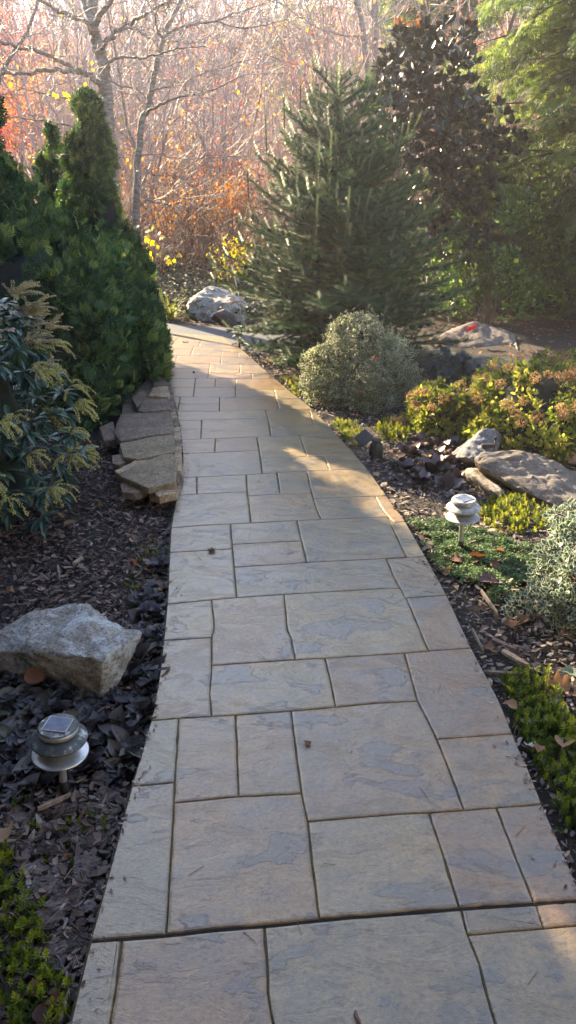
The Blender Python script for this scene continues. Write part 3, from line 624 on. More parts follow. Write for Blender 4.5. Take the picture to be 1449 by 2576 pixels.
def tuft(k=26, spread=1.15, up=.9):
    """needle-leaved shoot tip like a small bottle brush"""
    v, f = [], []; r = random.Random(5)
    for i in range(k):
        t = i/k; a = i*2.4; h = .15+.65*t; el = .35+1.05*t; l = .42*(1-.35*t)
        d = np.array([math.cos(a)*math.cos(el), math.sin(a)*math.cos(el), math.sin(el)]); s = np.array([-math.sin(a), math.cos(a), 0])*.036
        p = np.array([0, 0, h]); b = len(v); v += [p-s, p+d*l*.6-s*1.1, p+d*l, p+d*l*.6+s*1.1, p+s]
        f.append((b, b+1, b+2, b+3, b+4))
    # axis is +Z here, swap so axis is +Y
    v = np.array([(x, z, -y) for x, y, z in v]); return v, [f]
TUFT = tuft()
def needles(k=26, nl=.30, w=.022):
    """one unit long twig section clothed with needles"""
    v, f = [], []
    for i in range(k):
        t = (i+.5)/k; a = i*2.39996; el = .95
        d = np.array([math.cos(a)*math.sin(el), math.cos(el), math.sin(a)*math.sin(el)]); p = np.array([0, t, 0]); s = np.array([-math.sin(a), 0, math.cos(a)])*w
        b = len(v); v += [p-s, p+s, p+d*nl]; f.append((b, b+1, b+2))
    return np.array(v), [f]
NEED = needles(34, .38, .034)
def rdirs(n): return norm(NR.normal(size=(n, 3)))
def lobes(center, prof, Hh, n, lr, squash=(1, 1, 1.3), inset=.85, zlo=0.02, amp=.12, azr=None):
    """lobe centres on the surface of a body of revolution"""
    out_ = []
    while len(out_) < n:
        h = NR.uniform(zlo, 1); r = prof(h)
        if NR.random() > r+.25 and len(out_) > 0: continue
        a = NR.uniform(*(azr or (0, 2*np.pi))); rr = r*inset*(1+NR.normal()*amp)
        s = lr*NR.uniform(.7, 1.25)*(.42+.58*min(1, r*1.6))
        out_.append((center[0]+math.cos(a)*rr*1, center[1]+math.sin(a)*rr, center[2]+h*Hh, s, a))
    return out_
def lobed(center, Rx, prof, Hh, nl, lr, per, templ, size, upw=.6, outw=.8, rj=.45, el=1.35, inset=.85, zlo=.03, rim=None, amp=.1, flip=False, azr=None):
    L = lobes((0, 0, 0), prof, 1, nl, lr, inset=inset, zlo=zlo, amp=amp, azr=azr)
    C = np.array([(l[0]*Rx, l[1]*Rx, l[2]*Hh) for l in L]); S = np.array([l[3] for l in L]); A = np.array([l[4] for l in L])
    n = nl*per; idx = np.repeat(np.arange(nl), per); d = rdirs(n); o = np.stack([np.cos(A[idx]), np.sin(A[idx]), np.full(n, .25)], 1)
    neg = (d*o).sum(1) < -.15; d[neg] *= -1
    pos = C[idx]+d*S[idx][:, None]*np.array([1, 1, el])*NR.uniform(.72, 1.05, n)[:, None]
    pos[:, 2] = np.maximum(pos[:, 2], .01)
    dr = norm(d*outw+np.array([0, 0, upw])+NR.normal(size=(n, 3))*rj)
    Rm = frames(dr, norm(d+np.array([0, 0, .25])+NR.normal(size=(n, 3))*.35))
    rn = np.clip(.5+.35*NR.normal(size=n)*.8+ (NR.random(nl)[idx]-.5)*.35, 0, 1)
    sz = size*NR.uniform(.7, 1.25, n)
    return merge(templ[0], templ[1], Rm, pos+np.array(center), sz, rim=rim, rnd=rn)
def obj_np(name, data, mat, parent=None, smooth=False, loc=None):
    V, Fs, r, e = data; V = np.array(V)
    if parent is not None: V = V - np.array(parent.location)
    return link(name, npmesh(name, V, Fs, r, smooth, e), mat, parent)
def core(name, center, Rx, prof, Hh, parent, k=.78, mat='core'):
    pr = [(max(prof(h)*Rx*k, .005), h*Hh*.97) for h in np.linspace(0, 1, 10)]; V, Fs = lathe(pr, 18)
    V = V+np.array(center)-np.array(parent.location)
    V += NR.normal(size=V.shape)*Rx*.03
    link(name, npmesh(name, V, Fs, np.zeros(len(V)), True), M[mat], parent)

# ------------------------------------------------------------------ left cypresses, plus unseen evergreens added to shade the near walkway
def cypress(label, x, y, rx, h, prof, nl, lr, per, size, group=None, z=0.0, templ=FAN_S, kcore=.74):
    t = thing('cypress', label, 'evergreen tree', (x, y, z-.05), group=group)
    obj_np('crown', lobed((x, y, z), rx, prof, h, int(nl*.8), lr, int(per*1.25), templ, size, el=1.9, amp=.16), M['cypress'], t)
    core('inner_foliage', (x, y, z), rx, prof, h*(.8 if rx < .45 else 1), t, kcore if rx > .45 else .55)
    obj_np('trunk', tube([(x, y, z-.06), (x+.01, y, z+h*.5), (x, y, z+h*.9)], [.05, .035, .01]), M['bark'], t)
    return t
dome = lambda h: max(.0, (1-h**2.6))**.5*(.80+.20*min(1, h*5+.2))
cone = lambda h: max(.0, 1-h)**.9*(.85+.15*min(1, h*6))
spire = lambda h: max(.0, (1-h**1.6))**.9*(.9+.1*min(1, h*6))
cypress('broad rounded dark green cypress overhanging the stone wall', -1.83, 5.75, .70, 1.10, dome, 85, .15, 75, .095)
cypress('tall pointed cypress rising just behind the rounded one, left of the two bare trunks', -1.60, 7.0, .47, 2.12, cone, 95, .11, 65, .085)
cypress('lobed dark cypress cut by the left edge of the photo', -2.26, 6.5, .52, 2.16, cone, 90, .14, 60, .095)
cypress('slim short cypress tip between the pointed cypress and the left edge', -2.10, 7.6, .30, 1.92, cone, 50, .09, 60, .08)
cypress('rounded cypress shoulder between the pointed cypress and the rounded one', -1.50, 6.5, .40, 1.02, dome, 50, .13, 65, .09)
cypress('low dark cypress mass between the pointed cypress and the left edge shrub', -2.15, 6.1, .48, 1.45, dome, 60, .14, 60, .095)
for i, (x, y, r_, h_) in enumerate(((-4.5, 8.3, .95, 4.6), (-4.2, 6.6, 1.0, 4.4), (-3.7, 5.0, .9, 4.0), (-3.6, 3.3, .9, 4.2), (-3.5, 1.7, .9, 4.3), (-3.6, 0.1, .9, 4.4), (-5.5, 9.6, .9, 4.4), (-5.2, 5.4, 1.0, 5.4), (-5.0, 3.2, 1.0, 5.4))):  # out of view, placed so their shadows cover the near walkway
    cypress('tall clipped evergreen of the screen left of the garden bed', x, y, r_, h_, spire, 60, .42, 26, .34, 'evergreen screen on the left', templ=FAN_L, kcore=.95)

# ------------------------------------------------------------------ bare trees
def grow(segs, tips, p, d, L, r, depth, maxd, rng, wig=.16, up=.12, nch=(4, 4, 3), ang=(.5, 1.0), n=4, kl=.55, rmin=.003):
    p = np.array(p, float); d = np.array(d, float); sl = L/n; pts = [p]
    for i in range(n):
        d = d+np.array([rng.gauss(0, wig), rng.gauss(0, wig), rng.gauss(0, wig)+up*.5]); d /= np.linalg.norm(d)
        q = p+d*sl; ra, rb = r*(1-.7*i/n), r*(1-.7*(i+1)/n); segs.append((p, q, max(ra, rmin), max(rb, rmin*.7)))
        if depth < maxd:
            c = nch[min(depth, len(nch)-1)]/n; k = int(c)+(rng.random() < c-int(c))
            for _ in range(k):
                if i == 0 and depth == 0: continue
                u = rng.random(); b = p+(q-p)*u; ax = np.array([rng.gauss(0, 1) for _ in range(3)]); ax -= ax.dot(d)*d; ax /= np.linalg.norm(ax)
                a = rng.uniform(*ang); nd_ = d*math.cos(a)+ax*math.sin(a)
                grow(segs, tips, b, nd_, L*kl*rng.uniform(.6, 1.1)*(1-.35*i/n), max(ra*.5, rmin), depth+1, maxd, rng, wig, up, nch, ang, n if depth < 1 else 3, kl, rmin)
        p = q
    tips.append(p)
def bare_tree(name, label, cat, trunks, limbs, D, seed, twn=7, group=None, mat='bark', leaves=None, tw_len=.5, rmin=.0032):
    """trunks, limbs: (pixel polyline, r0, r1, depth drift)"""
    rng = random.Random(seed); base = PD(*trunks[0][0][0], D); base.z = 0
    t = thing(name, label, cat, tuple(base), group=group)
    def pts3(px, drift): return spl([PD(u, v, D+drift*i/(len(px)-1)) for i, (u, v) in enumerate(px)], 5)
    for k, (px, r0, r1, dr) in enumerate(trunks):
        q = pts3(px, dr)
        if k == 0: q = np.concatenate([[[q[0][0]-.02, D, -.1]], q])
        q = q + np.array([[rng.gauss(0, r0*.10) for _ in range(3)] for _ in q])
        V, Fs, r, e = tube(q, np.linspace(r0, r1, len(q))); obj_np('trunk', (V, Fs, r, e), M[mat], t, True)
    segs, tips = [], []
    for px, r0, r1, dr in limbs:
        q = pts3(px, dr); q = q+np.array([[rng.gauss(0, r0*.35) for _ in range(3)] for _ in q]); obj_np('branch', tube(q, np.linspace(r0, r1, len(q)), 7), M[mat], t, True)
        L = len(q)
        for _ in range(twn+L//3):
            i = rng.randrange(2, L-1); d = q[i+1 if i+1 < L else i]-q[i-1]; d = d/np.linalg.norm(d)
            ax = np.array([rng.gauss(0, 1), rng.gauss(0, 1), rng.gauss(.25, .8)]); nd_ = d*.75+ax/np.linalg.norm(ax)*.75; nd_ /= np.linalg.norm(nd_)
            grow(segs, tips, q[i], nd_, tw_len*rng.uniform(.5, 1.2), max(r1*.5, rmin*1.3), 0, 2, rng, .2, .15, (3, 3), n=4, kl=.5, rmin=rmin)
    if segs: obj_np('twigs', segs_mesh(segs, 3), M['twig'], t)
    if leaves:
        n, mt, sz = leaves; T = np.array([tips[rng.randrange(len(tips))] for _ in range(n)]); d = rdirs(n); d[:, 2] -= .8
        obj_np('leaves', merge(*TL, frames(norm(d)), T, sz*NR.uniform(.7, 1.2, n)), M[mt], t)
    return t
bare_tree('bare_tree', 'thick grey bare trunk rising behind the pointed cypress at upper left', 'tree',
 [([(276, 420), (272, 330), (268, 260), (265, 210), (262, 180), (252, 130), (240, 95), (232, 55), (236, 0), (240, -120), (250, -300)], .090, .045, .2), ([(240, 80), (222, 35), (208, 0), (190, -100)], .045, .02, .3), ([(240, 60), (252, 38), (285, -5), (330, -80)], .04, .015, -.3)],
 [([(233, 68), (210, 50), (185, 42), (150, 30), (110, 5), (60, -30)], .028, .012, -.6), ([(250, 208), (222, 190), (190, 176), (140, 178), (95, 180), (50, 185), (-10, 190)], .034, .012, -.9),
  ([(195, 178), (150, 155), (110, 135), (50, 118), (0, 106), (-60, 90)], .024, .012, -1.6), ([(256, 120), (275, 98), (300, 77), (330, 58), (380, 30), (425, 5), (470, -20)], .030, .010, -.6),
  ([(268, 162), (290, 148), (330, 143), (365, 145), (410, 130), (450, 122), (520, 116)], .018, .006, -.8), ([(300, 77), (340, 72), (370, 93), (420, 105), (490, 107)], .016, .006, .7),
  ([(250, 235), (200, 250), (130, 240), (60, 225), (0, 240)], .013, .005, .8), ([(275, 300), (200, 318), (110, 305), (20, 295)], .016, .006, -.5), ([(262, 190), (300, 215), (345, 225), (380, 260)], .012, .004, .4)],
 10.0, 3, twn=9, leaves=(26, 'yellow_leaf', .05), tw_len=.7)
bare_tree('bare_tree', 'slender grey bare trunk leaning right, between the cypresses and the spruce', 'tree',
 [([(340, 590), (344, 520), (344, 440), (350, 370), (358, 300), (371, 275), (382, 225), (390, 180), (404, 125), (410, 95), (430, 48), (455, 0), (490, -90), (520, -200)], .046, .018, .3)],
 [([(368, 282), (400, 265), (425, 252), (460, 240), (500, 235), (550, 218), (608, 190)], .018, .005, -.9), ([(380, 230), (400, 222), (450, 212), (500, 190), (560, 170), (620, 152), (660, 148)], .012, .004, .8),
  ([(410, 92), (440, 75), (480, 62), (540, 52), (600, 30), (690, 0)], .018, .007, .6), ([(408, 95), (396, 78), (390, 45), (400, 10)], .012, .005, -.4), ([(540, 52), (600, 70), (660, 65), (720, 48)], .009, .004, .5),
  ([(344, 430), (370, 436), (430, 440), (520, 392), (600, 396)], .009, .004, -.5), ([(352, 390), (400, 388), (460, 400), (560, 395), (640, 392)], .010, .004, .6), ([(372, 275), (345, 240), (330, 200)], .008, .003, .5),
  ([(344, 480), (375, 505), (420, 515), (470, 525), (500, 515)], .009, .004, -.8), ([(360, 505), (430, 500), (520, 498), (580, 480)], .008, .003, .3)],
 9.8, 5, twn=8, tw_len=.55)
bare_tree('bare_tree', 'thin bare stem crossing between the two bigger bare trunks', 'tree',
 [([(340, 600), (338, 480), (338, 370), (322, 325), (308, 240), (296, 160), (280, 80), (266, 0), (255, -80)], .022, .009, .1)],
 [([(338, 375), (320, 345), (300, 330), (285, 300)], .008, .004, -.4), ([(300, 190), (330, 150), (345, 90), (340, 20)], .007, .003, .6)], 10.6, 8, twn=6, tw_len=.5)
bare_tree('bare_tree', 'thin bare trunk leaning right at the top left corner', 'tree',
 [([(-60, 480), (-35, 330), (0, 195), (35, 130), (60, 95), (80, 50), (95, 0), (110, -60)], .035, .014, .1)], [([(40, 125), (0, 60), (-20, 10)], .012, .005, .5), ([(60, 95), (110, 75), (150, 20)], .010, .004, .5)], 11.5, 9, twn=7)
bare_tree('bare_tree', 'dark bare trunk above the spruce, left of its pair', 'tree',
 [([(935, 330), (925, 200), (917, 130), (911, 75), (903, 30), (892, -10), (880, -100)], .060, .040, .2)], [([(912, 92), (860, 88), (790, 65), (730, 25), (690, 0)], .02, .006, .8), ([(896, 5), (860, -5), (800, -20)], .02, .006, .8), ([(915, 110), (960, 60), (1010, 30)], .014, .005, .4)], 15.0, 12, twn=6, mat='bark', rmin=.005, tw_len=.8)
bare_tree('bare_tree', 'pale straight bare trunk between the dark trunk and the magnolia', 'tree',
 [([(945, 330), (943, 200), (942, 100), (941, 0), (940, -120)], .075, .055, .2)], [([(942, 70), (975, 35), (1015, 0)], .02, .008, .5), ([(942, 150), (900, 110), (870, 60)], .014, .006, .4), ([(943, 60), (925, 20), (925, -20)], .016, .008, .4)], 16.0, 13, twn=6, rmin=.005, tw_len=.8)

# saplings and brush over the slope: five shapes, copied
sap_meshes = []
for s in range(6):
    rng = random.Random(100+s); segs, tips = [], []
    for k in range(rng.choice((1, 2, 3))):
        grow(segs, tips, (rng.uniform(-.25, .25), rng.uniform(-.25, .25), -.1), (rng.gauss(0, .12), rng.gauss(0, .12), 1), rng.uniform(3.4, 5.0), rng.uniform(.02, .04), 0, 3, rng, .12, .08, (12, 6, 3), (.45, 1.05), 8, .42, .0042)
    V, Fs, r, e = segs_mesh(segs, 3); me = npmesh('sapling', V, Fs, r); me.materials.append(M['twig_far']); sap_meshes.append((me, np.array(tips)))
rng = random.Random(5); cnt = 0
for i in range(230):
    y = 12.5+30*(i/230)**1.25+rng.uniform(-.5, .5); lim = y*.44+1
    x = rng.uniform(-lim*1.15, lim)
    if y < 18 and x < -.30*y: continue
    if y < 15.5 and x < 3.0 and rng.random() < .6: continue
    me, tp = sap_meshes[i % 6]
    o = link('sapling', me); o.location = (x, y, float(terrain(x, y))-.05); s = rng.uniform(.7, 1.25)*(1+max(0, y-20)*.012); o.scale = (s, s, s*rng.uniform(.9, 1.15)); o.rotation_euler = (rng.gauss(0, .05), rng.gauss(0, .05), rng.uniform(0, 6.28))
    tag(o, 'pale bare many-twigged sapling on the wooded slope behind the garden', 'sapling', 'bare saplings on the wooded slope')
def far_wood():
    parts = []; rng = random.Random(9)
    small = []
    for s in range(4):
        segs, tips = [], []; grow(segs, tips, (0, 0, -.2), (0, 0, 1), 7.5, .09, 0, 2, random.Random(300+s), .07, .09, (10, 4), (.35, .8), 7, .46, .03); small.append(segs_mesh(segs, 3))
    for i in range(420):
        u = rng.random(); y = 36+90*u; lim = y*.46+4; x = rng.uniform(-lim*1.2, lim); V, Fs, r, e = small[i % 4]
        a = rng.uniform(0, 6.28); c, s_ = math.cos(a), math.sin(a); sc = rng.uniform(.7, 1.3)
        W = np.stack([V[:, 0]*c-V[:, 1]*s_, V[:, 0]*s_+V[:, 1]*c, V[:, 2]], 1)*sc+np.array([x, y, float(terrain(x, y))])
        parts.append((W, Fs, np.full(len(W), rng.random()), None))
    V, Fs, r, _ = join(parts)
    o = link('far_wood', npmesh('far_wood', V, Fs, r), M['twig_far']); tag(o, 'far bare wood covering the hillside', kind='stuff')
far_wood()
def slope_leaves(name, label, mat, n, yr, size, seed, clump=.5, th=.1, xr=None, hz=2.0, off=(0, 0)):
    g = np.random.default_rng(seed); Y = yr[0]+(yr[1]-yr[0])*g.random(n)**1.2; X = (g.random(n)*2-1)*(Y*.44+1)*1.1 if xr is None else g.uniform(xr[0], xr[1], n)
    Z = terrain(X, Y)+g.random(n)**1.6*hz*(1+Y*.02)
    X = np.where((Y < 18) & (X < -.3*Y), -X*.6, X)
    k = np.array([mnoise.noise(Vector((x*clump+off[0], y*clump*.6+off[1], z*clump))) for x, y, z in zip(X, Y, Z)]) > th
    X, Y, Z = X[k], Y[k], Z[k]; m = len(X); S = size*(1+Y*.03)*g.uniform(.6, 1.3, m)
    o = obj_np(name, merge(*TL, frames(rdirs(m)), np.stack([X, Y, Z], 1), S), M[mat]); tag(o, label, kind='stuff'); return o
slope_leaves('dead_leaves', 'rust coloured dead leaves hanging in the brush of the slope', 'rust_leaf', 70000, (12, 60), .05, 1, .5, -.10, hz=3.2)
slope_leaves('orange_leaves', 'orange leaves in the brush of the slope', 'orange_leaf', 40000, (12.5, 50), .05, 2, .45, .24, hz=2.6)
slope_leaves('red_leaves', 'red leaves in the brush of the slope', 'red_leaf', 26000, (14, 75), .05, 3, .35, .34, hz=3.5, off=(9, 4))
slope_leaves('green_leaves', 'greenish leaves in the far trees of the slope', 'pine', 14000, (30, 75), .06, 4, .2, .33, hz=5, off=(19, 4))
def dense_brush():
    """dark leafless thicket at the foot of the slope"""
    segs = []; rng = random.Random(31)
    for i in range(700):
        x, y = rng.uniform(-4, 6), rng.uniform(12.0, 14.8); z = float(terrain(x, y)); grow(segs, [], (x, y, z), (rng.gauss(0, .35), rng.gauss(0, .35), 1), rng.uniform(.7, 1.7), .008, 0, 1, rng, .2, .05, (5,), n=3, rmin=.004)
    slope_leaves('golden_leaves', 'golden yellow leaves in the brush of the slope', 'yellow_leaf', 14000, (12.5, 40), .04, 22, .6, .36, hz=2.2, off=(3, 14))
    tag(obj_np('thicket', segs_mesh(segs, 3), M['twig_dark']), 'dark twiggy thicket at the foot of the slope', kind='stuff')
dense_brush()
slope_leaves('brown_leaves', 'brown withered leaves in the thicket at the foot of the slope', 'dry_dark', 26000, (11.8, 15), .035, 12, 1, -1, xr=(-6, 6), hz=1.2)
# ivy bank beyond the driveway
n = 20000; X = NR.uniform(-4.5, 4.5, n); Y = NR.uniform(9.3, 12.8, n); keep = ~inpoly(X, Y, drive_poly); X, Y = X[keep], Y[keep]; n = len(X)
Z = terrain(X, Y)+.05+.22*np.clip(NR.random(n)*(np.sin(X*3)*.3+.8), 0, 1); d = rdirs(n); d[:, 2] = abs(d[:, 2])*.3
tag(obj_np('ivy', merge(*TL, frames(norm(d), np.tile([0, -.6, 1.], (n, 1))), np.stack([X, Y, Z], 1), NR.uniform(.05, .09, n)), M['ivy']), 'dark glossy ivy covering the bank beyond the driveway', kind='stuff')

def leafy_tree(name, label, cat, x, y, h, zc, rx, rz, n, mat, size, seed, group=None, templ=TL):
    z0 = float(terrain(x, y)); t = thing(name, label, cat, (x, y, z0-.05), group=group); g = np.random.default_rng(seed)
    nl = 26; C = norm(g.normal(size=(nl, 3)))*g.random((nl, 1))**.5*np.array([rx, rx, rz]); idx = g.integers(0, nl, n)
    pos = C[idx]+g.normal(size=(n, 3))*rx*.20+np.array([x, y, z0+zc])
    obj_np('crown', merge(*templ, frames(norm(g.normal(size=(n, 3)))), pos, size*g.uniform(.6, 1.3, n)), M[mat], t)
    segs = []; grow(segs, [], (x, y, z0-.1), (0.03, 0, 1), h, .05, 0, 2, random.Random(seed), .06, .1, (9, 5), (.4, .8), 6, .45, .008)
    obj_np('trunk', segs_mesh(segs, 4), M['twig_dark'], t); return t
def at(u, v, D): p = PD(u, v, D); return p.x, p.z
for (u, v, D, rx, rz, n, mt, lab) in (
  (15, 110, 26, 1.5, 1.7, 4200, 'red_leaf', 'dark red leaved tree at the top left corner'),
  (60, 240, 22, 1.5, 1.0, 3400, 'orange_leaf', 'orange-red tree low behind the left cypresses'),
  (30, 330, 18, 1.0, .7, 1800, 'red_leaf', 'red bush just above the left cypress tips'),
  (425, 415, 17, .7, .5, 900, 'orange_leaf', 'orange bush right of the slender trunk'),
  (575, 440, 16, .5, .35, 900, 'red_leaf', 'small crimson bush left of the spruce'),
  (590, 510, 13.5, .5, .45, 1800, 'orange_leaf', 'bright orange shrub touching the left edge of the spruce'),
  (520, 470, 15, .7, .4, 900, 'rust_leaf', 'rust coloured brush between the slender trunk and the spruce'), (470, 545, 13, .6, .3, 700, 'orange_leaf', 'sparse golden-orange shrub behind the yellow leaved sapling'), (585, 640, 11.2, .28, .3, 420, 'yellow_leaf', 'yellow-green shrub just behind the red driveway reflector'), (1010, 330, 14, .6, .5, 300, 'orange_leaf', 'orange leaved sapling glimpsed between spruce and magnolia'),
  (765, 210, 22, .5, .5, 260, 'red_leaf', 'sparse red leaved sapling behind the spruce top')):
    X_, Z_ = at(u, v, D); z0 = float(terrain(X_, D)); leafy_tree('autumn_tree', lab, 'tree', X_, D, max(.6, Z_-z0), Z_-z0, rx, rz, n, mt, .075 if D > 15 else .05, int(u+v))
X_, Z_ = at(760, 120, 40); leafy_tree('pine_tree', 'hazy pale green pine far up the slope behind the spruce top', 'pine tree', X_, 40, 9, Z_-float(terrain(X_, 40)), 1.6, 3.0, 5000, 'pine', .16, 77, templ=FAN_L)
X_, Z_ = at(1130, 20, 19); leafy_tree('pine_tree', 'pale sunlit pine above the magnolia', 'pine tree', X_, 19, 6, Z_-float(terrain(X_, 19)), 1.8, 1.6, 6000, 'pine', .16, 78, templ=FAN_L)

# ------------------------------------------------------------------ spruce
def spruce():
    x0, y0 = .54, 7.25; Ht = 2.34; t = thing('spruce', 'large dark green spruce right of the walkway with upswept pale shoot tips', 'spruce tree', (x0, y0, -.05)); rng = random.Random(17)
    q = np.array([(x0, y0, -.1), (x0-.05, y0, 1.0), (x0-.12, y0, 1.9), (x0-.15, y0, Ht-.05)]); obj_np('trunk', tube(spl(q, 4), np.linspace(.055, .008, 13)), M['bark'], t, True)
    seg, tip, wood = [], [], []
    h = .10
    while h < Ht-.10:
        k = 9 if h < 1.6 else 6; Lb = 1.34*(max(0, 1-h/(Ht+.02)))**.70*(.82 if h < .35 else .93); a0 = rng.random()*6
        for i in range(k):
            a = a0+i*2*math.pi/k+rng.gauss(0, .12); L = Lb*rng.uniform(.62, 1.12); el = -.10+.68*(h/Ht)+rng.gauss(0, .08)
            d = np.array([math.cos(a)*math.cos(el), math.sin(a)*math.cos(el), math.sin(el)]); p = np.array([x0-.15*h/Ht, y0, h+rng.gauss(0, .03)]); n = max(3, int(L/.075)); sl = L/n
            for j in range(n):
                d = d+np.array([0, 0, (.030+.03*(j/n))*(.15+1.15*min(1, h/1.3))]); d /= np.linalg.norm(d); qn = p+d*sl; wood.append((p, qn, .007*(1-j/n)+.0025, .006*(1-(j+1)/n)+.002))
                if j > n*.12: seg.append((p, qn))
                if j > n*.10:
                    side = np.cross(d, [0, 0, 1.]); side /= np.linalg.norm(side); rem = L*(1-j/n)
                    for s in (-1, 1):
                        l2 = (rem*.42+.06)*rng.uniform(.6, 1.15); m = max(1, int(l2/.07)); dd = d*.62+side*s*.75+np.array([0, 0, rng.gauss(.02, .14)]); dd /= np.linalg.norm(dd); pp = qn.copy()
                        for b in range(m):
                            dd = dd+np.array([rng.gauss(0, .06), rng.gauss(0, .06), .015]); dd /= np.linalg.norm(dd); q2 = pp+dd*l2/m; seg.append((pp, q2)); 
                            if rng.random() < .35 and b < m-1: 
                                s2 = np.cross(dd, [0, 0, 1.])*rng.choice((-1, 1))*.7+dd*.6; s2 /= np.linalg.norm(s2); seg.append((q2, q2+s2*.065))
                            pp = q2
                        if rng.random() < .10: tip.append((pp, pp+(dd*.7+np.array([0, 0, .55]))*rng.uniform(.04, .09)))
                p = qn
            if rng.random() < .9:
                up_ = np.array([0, 0, .7+.5*(h/Ht)]); dd = d+up_; dd /= np.linalg.norm(dd); l = rng.uniform(.05, .13)*(1+.5*(h > 1.5)); tip.append((p, p+dd*l*.5)); tip.append((p+dd*l*.5, p+dd*l+np.array([0, 0, .01])))
        h += .060 if h < 1.9 else .085
    for k in range(5):
        a = k*1.26; b = np.array([x0-.15, y0, Ht-.14]); tip.append((b, b+np.array([math.cos(a)*.12, math.sin(a)*.12, .14])))
    tip += [(np.array([x0-.15, y0, Ht-.2+i*.07]), np.array([x0-.15, y0, Ht-.13+i*.07])) for i in range(4)]
    # long leader shoots
    for (u, v0, v1, D) in ((715, 250, 205, 7.0), (757, 215, 160, 7.1), (990, 350, 300, 6.9), (1020, 350, 290, 7.2), (668, 300, 260, 7.0), (622, 430, 378, 7.1), (800, 400, 345, 6.3), (830, 395, 330, 6.35), (875, 530, 470, 6.2), (920, 525, 475, 6.3), (795, 550, 490, 6.15), (745, 480, 405, 6.5), (1000, 380, 310, 7.0)):
        a, b = np.array(PD(u, v0, D)), np.array(PD(u+(4 if u < 900 else 14), v1, D)); n = 3
        for i in range(n): tip.append((a+(b-a)*i/n, a+(b-a)*(i+1)/n))
        wood.append((a-np.array([0, -.25, .25]), a, .004, .003)); seg.append((a-np.array([0, -.13, .12]), a)); seg.append((a-np.array([0, -.25, .25]), a-np.array([0, -.13, .12])))
    def nb(ss, nl=1.0):
        p = np.array([s[0] for s in ss]); q = np.array([s[1] for s in ss]); L = np.linalg.norm(q-p, axis=1); S = np.stack([np.full(len(L), .075)*nl, L*1.02, np.full(len(L), .075)*nl], 1)
        return merge(*NEED, frames(q-p, roll=NR.uniform(0, 6, len(L))), p, S)
    pass
    obj_np('needles', nb(seg), M['spruce'], t); obj_np('shoot_tips', nb(tip, .95), M['spruce_tip'], t); obj_np('branches', segs_mesh(wood, 4), M['twig_dark'], t)
spruce()

# ------------------------------------------------------------------ magnolia
def magnolia():
    X_ = PD(1120, 400, 9.6).x; D = 9.6; t = thing('magnolia', 'glossy dark magnolia with rust-backed leaves behind the spruce', 'magnolia tree', (X_, D, -.05)); rng = random.Random(23)
    outline = [(PD(u, v, D).x, PD(u, v, D).z) for u, v in ((930, 190), (975, 100), (1000, 50), (1050, 70), (1090, 50), (1130, 25), (1180, 80), (1185, 200), (1240, 300), (1290, 360), (1250, 430), (1235, 520), (1230, 640), (1170, 680), (1060, 650), (1000, 560), (960, 400), (900, 230))]
    xs = [o[0] for o in outline]; zs = [o[1] for o in outline]; W = []
    while len(W) < 850:
        x, z = rng.uniform(min(xs), max(xs)), rng.uniform(min(zs), max(zs))
        if inpoly(np.array([x]), np.array([z]), outline)[0]:
            y = D+rng.uniform(-.75, .75)*math.sqrt(max(.1, 1-((z-1.7)/1.6)**2)); W.append((x+.04, y, z-.05*(z > 2.2)))
    W = np.array(W); n = len(W); per = 9; idx = np.repeat(np.arange(n), per); a = NR.uniform(0, 6.28, n*per); el = NR.uniform(-.35, 1.1, n*per)
    ax = norm(W-np.array([X_, D, 1.2])+np.array([0, 0, 1.2])); 
    d = np.stack([np.cos(a)*np.cos(el), np.sin(a)*np.cos(el), np.sin(el)], 1)+ax[idx]*.55
    obj_np('leaves', merge(*LEAF, frames(norm(d), np.tile([0, 0, 1.], (n*per, 1))+NR.normal(size=(n*per, 3))*.5), W[idx]+norm(d)*.02, NR.uniform(.07, .12, n*per)), M['magnolia'], t)
    # rusty upright top leaves
    topi = np.argsort(-W[:, 2])[:30:3]; idx = np.repeat(topi, 3); d = norm(NR.normal(size=(len(idx), 3))*.45+np.array([0, 0, 1.])); obj_np('new_leaves', merge(*LEAF, frames(d), W[idx]+np.array([0, 0, .04]), NR.uniform(.09, .15, len(idx))), M['dry_dark'], t)
    segs = []
    for i in range(7):
        segs_b = []; grow(segs, [], (X_+rng.gauss(0, .12), D+rng.gauss(0, .1), -.1), (rng.gauss(0, .2), rng.gauss(0, .1), 1), 2.4, .022, 0, 2, rng, .08, .1, (8, 4), (.3, .7), 6, .4, .005)
    obj_np('stems', segs_mesh(segs, 5), M['bark'], t)
magnolia()

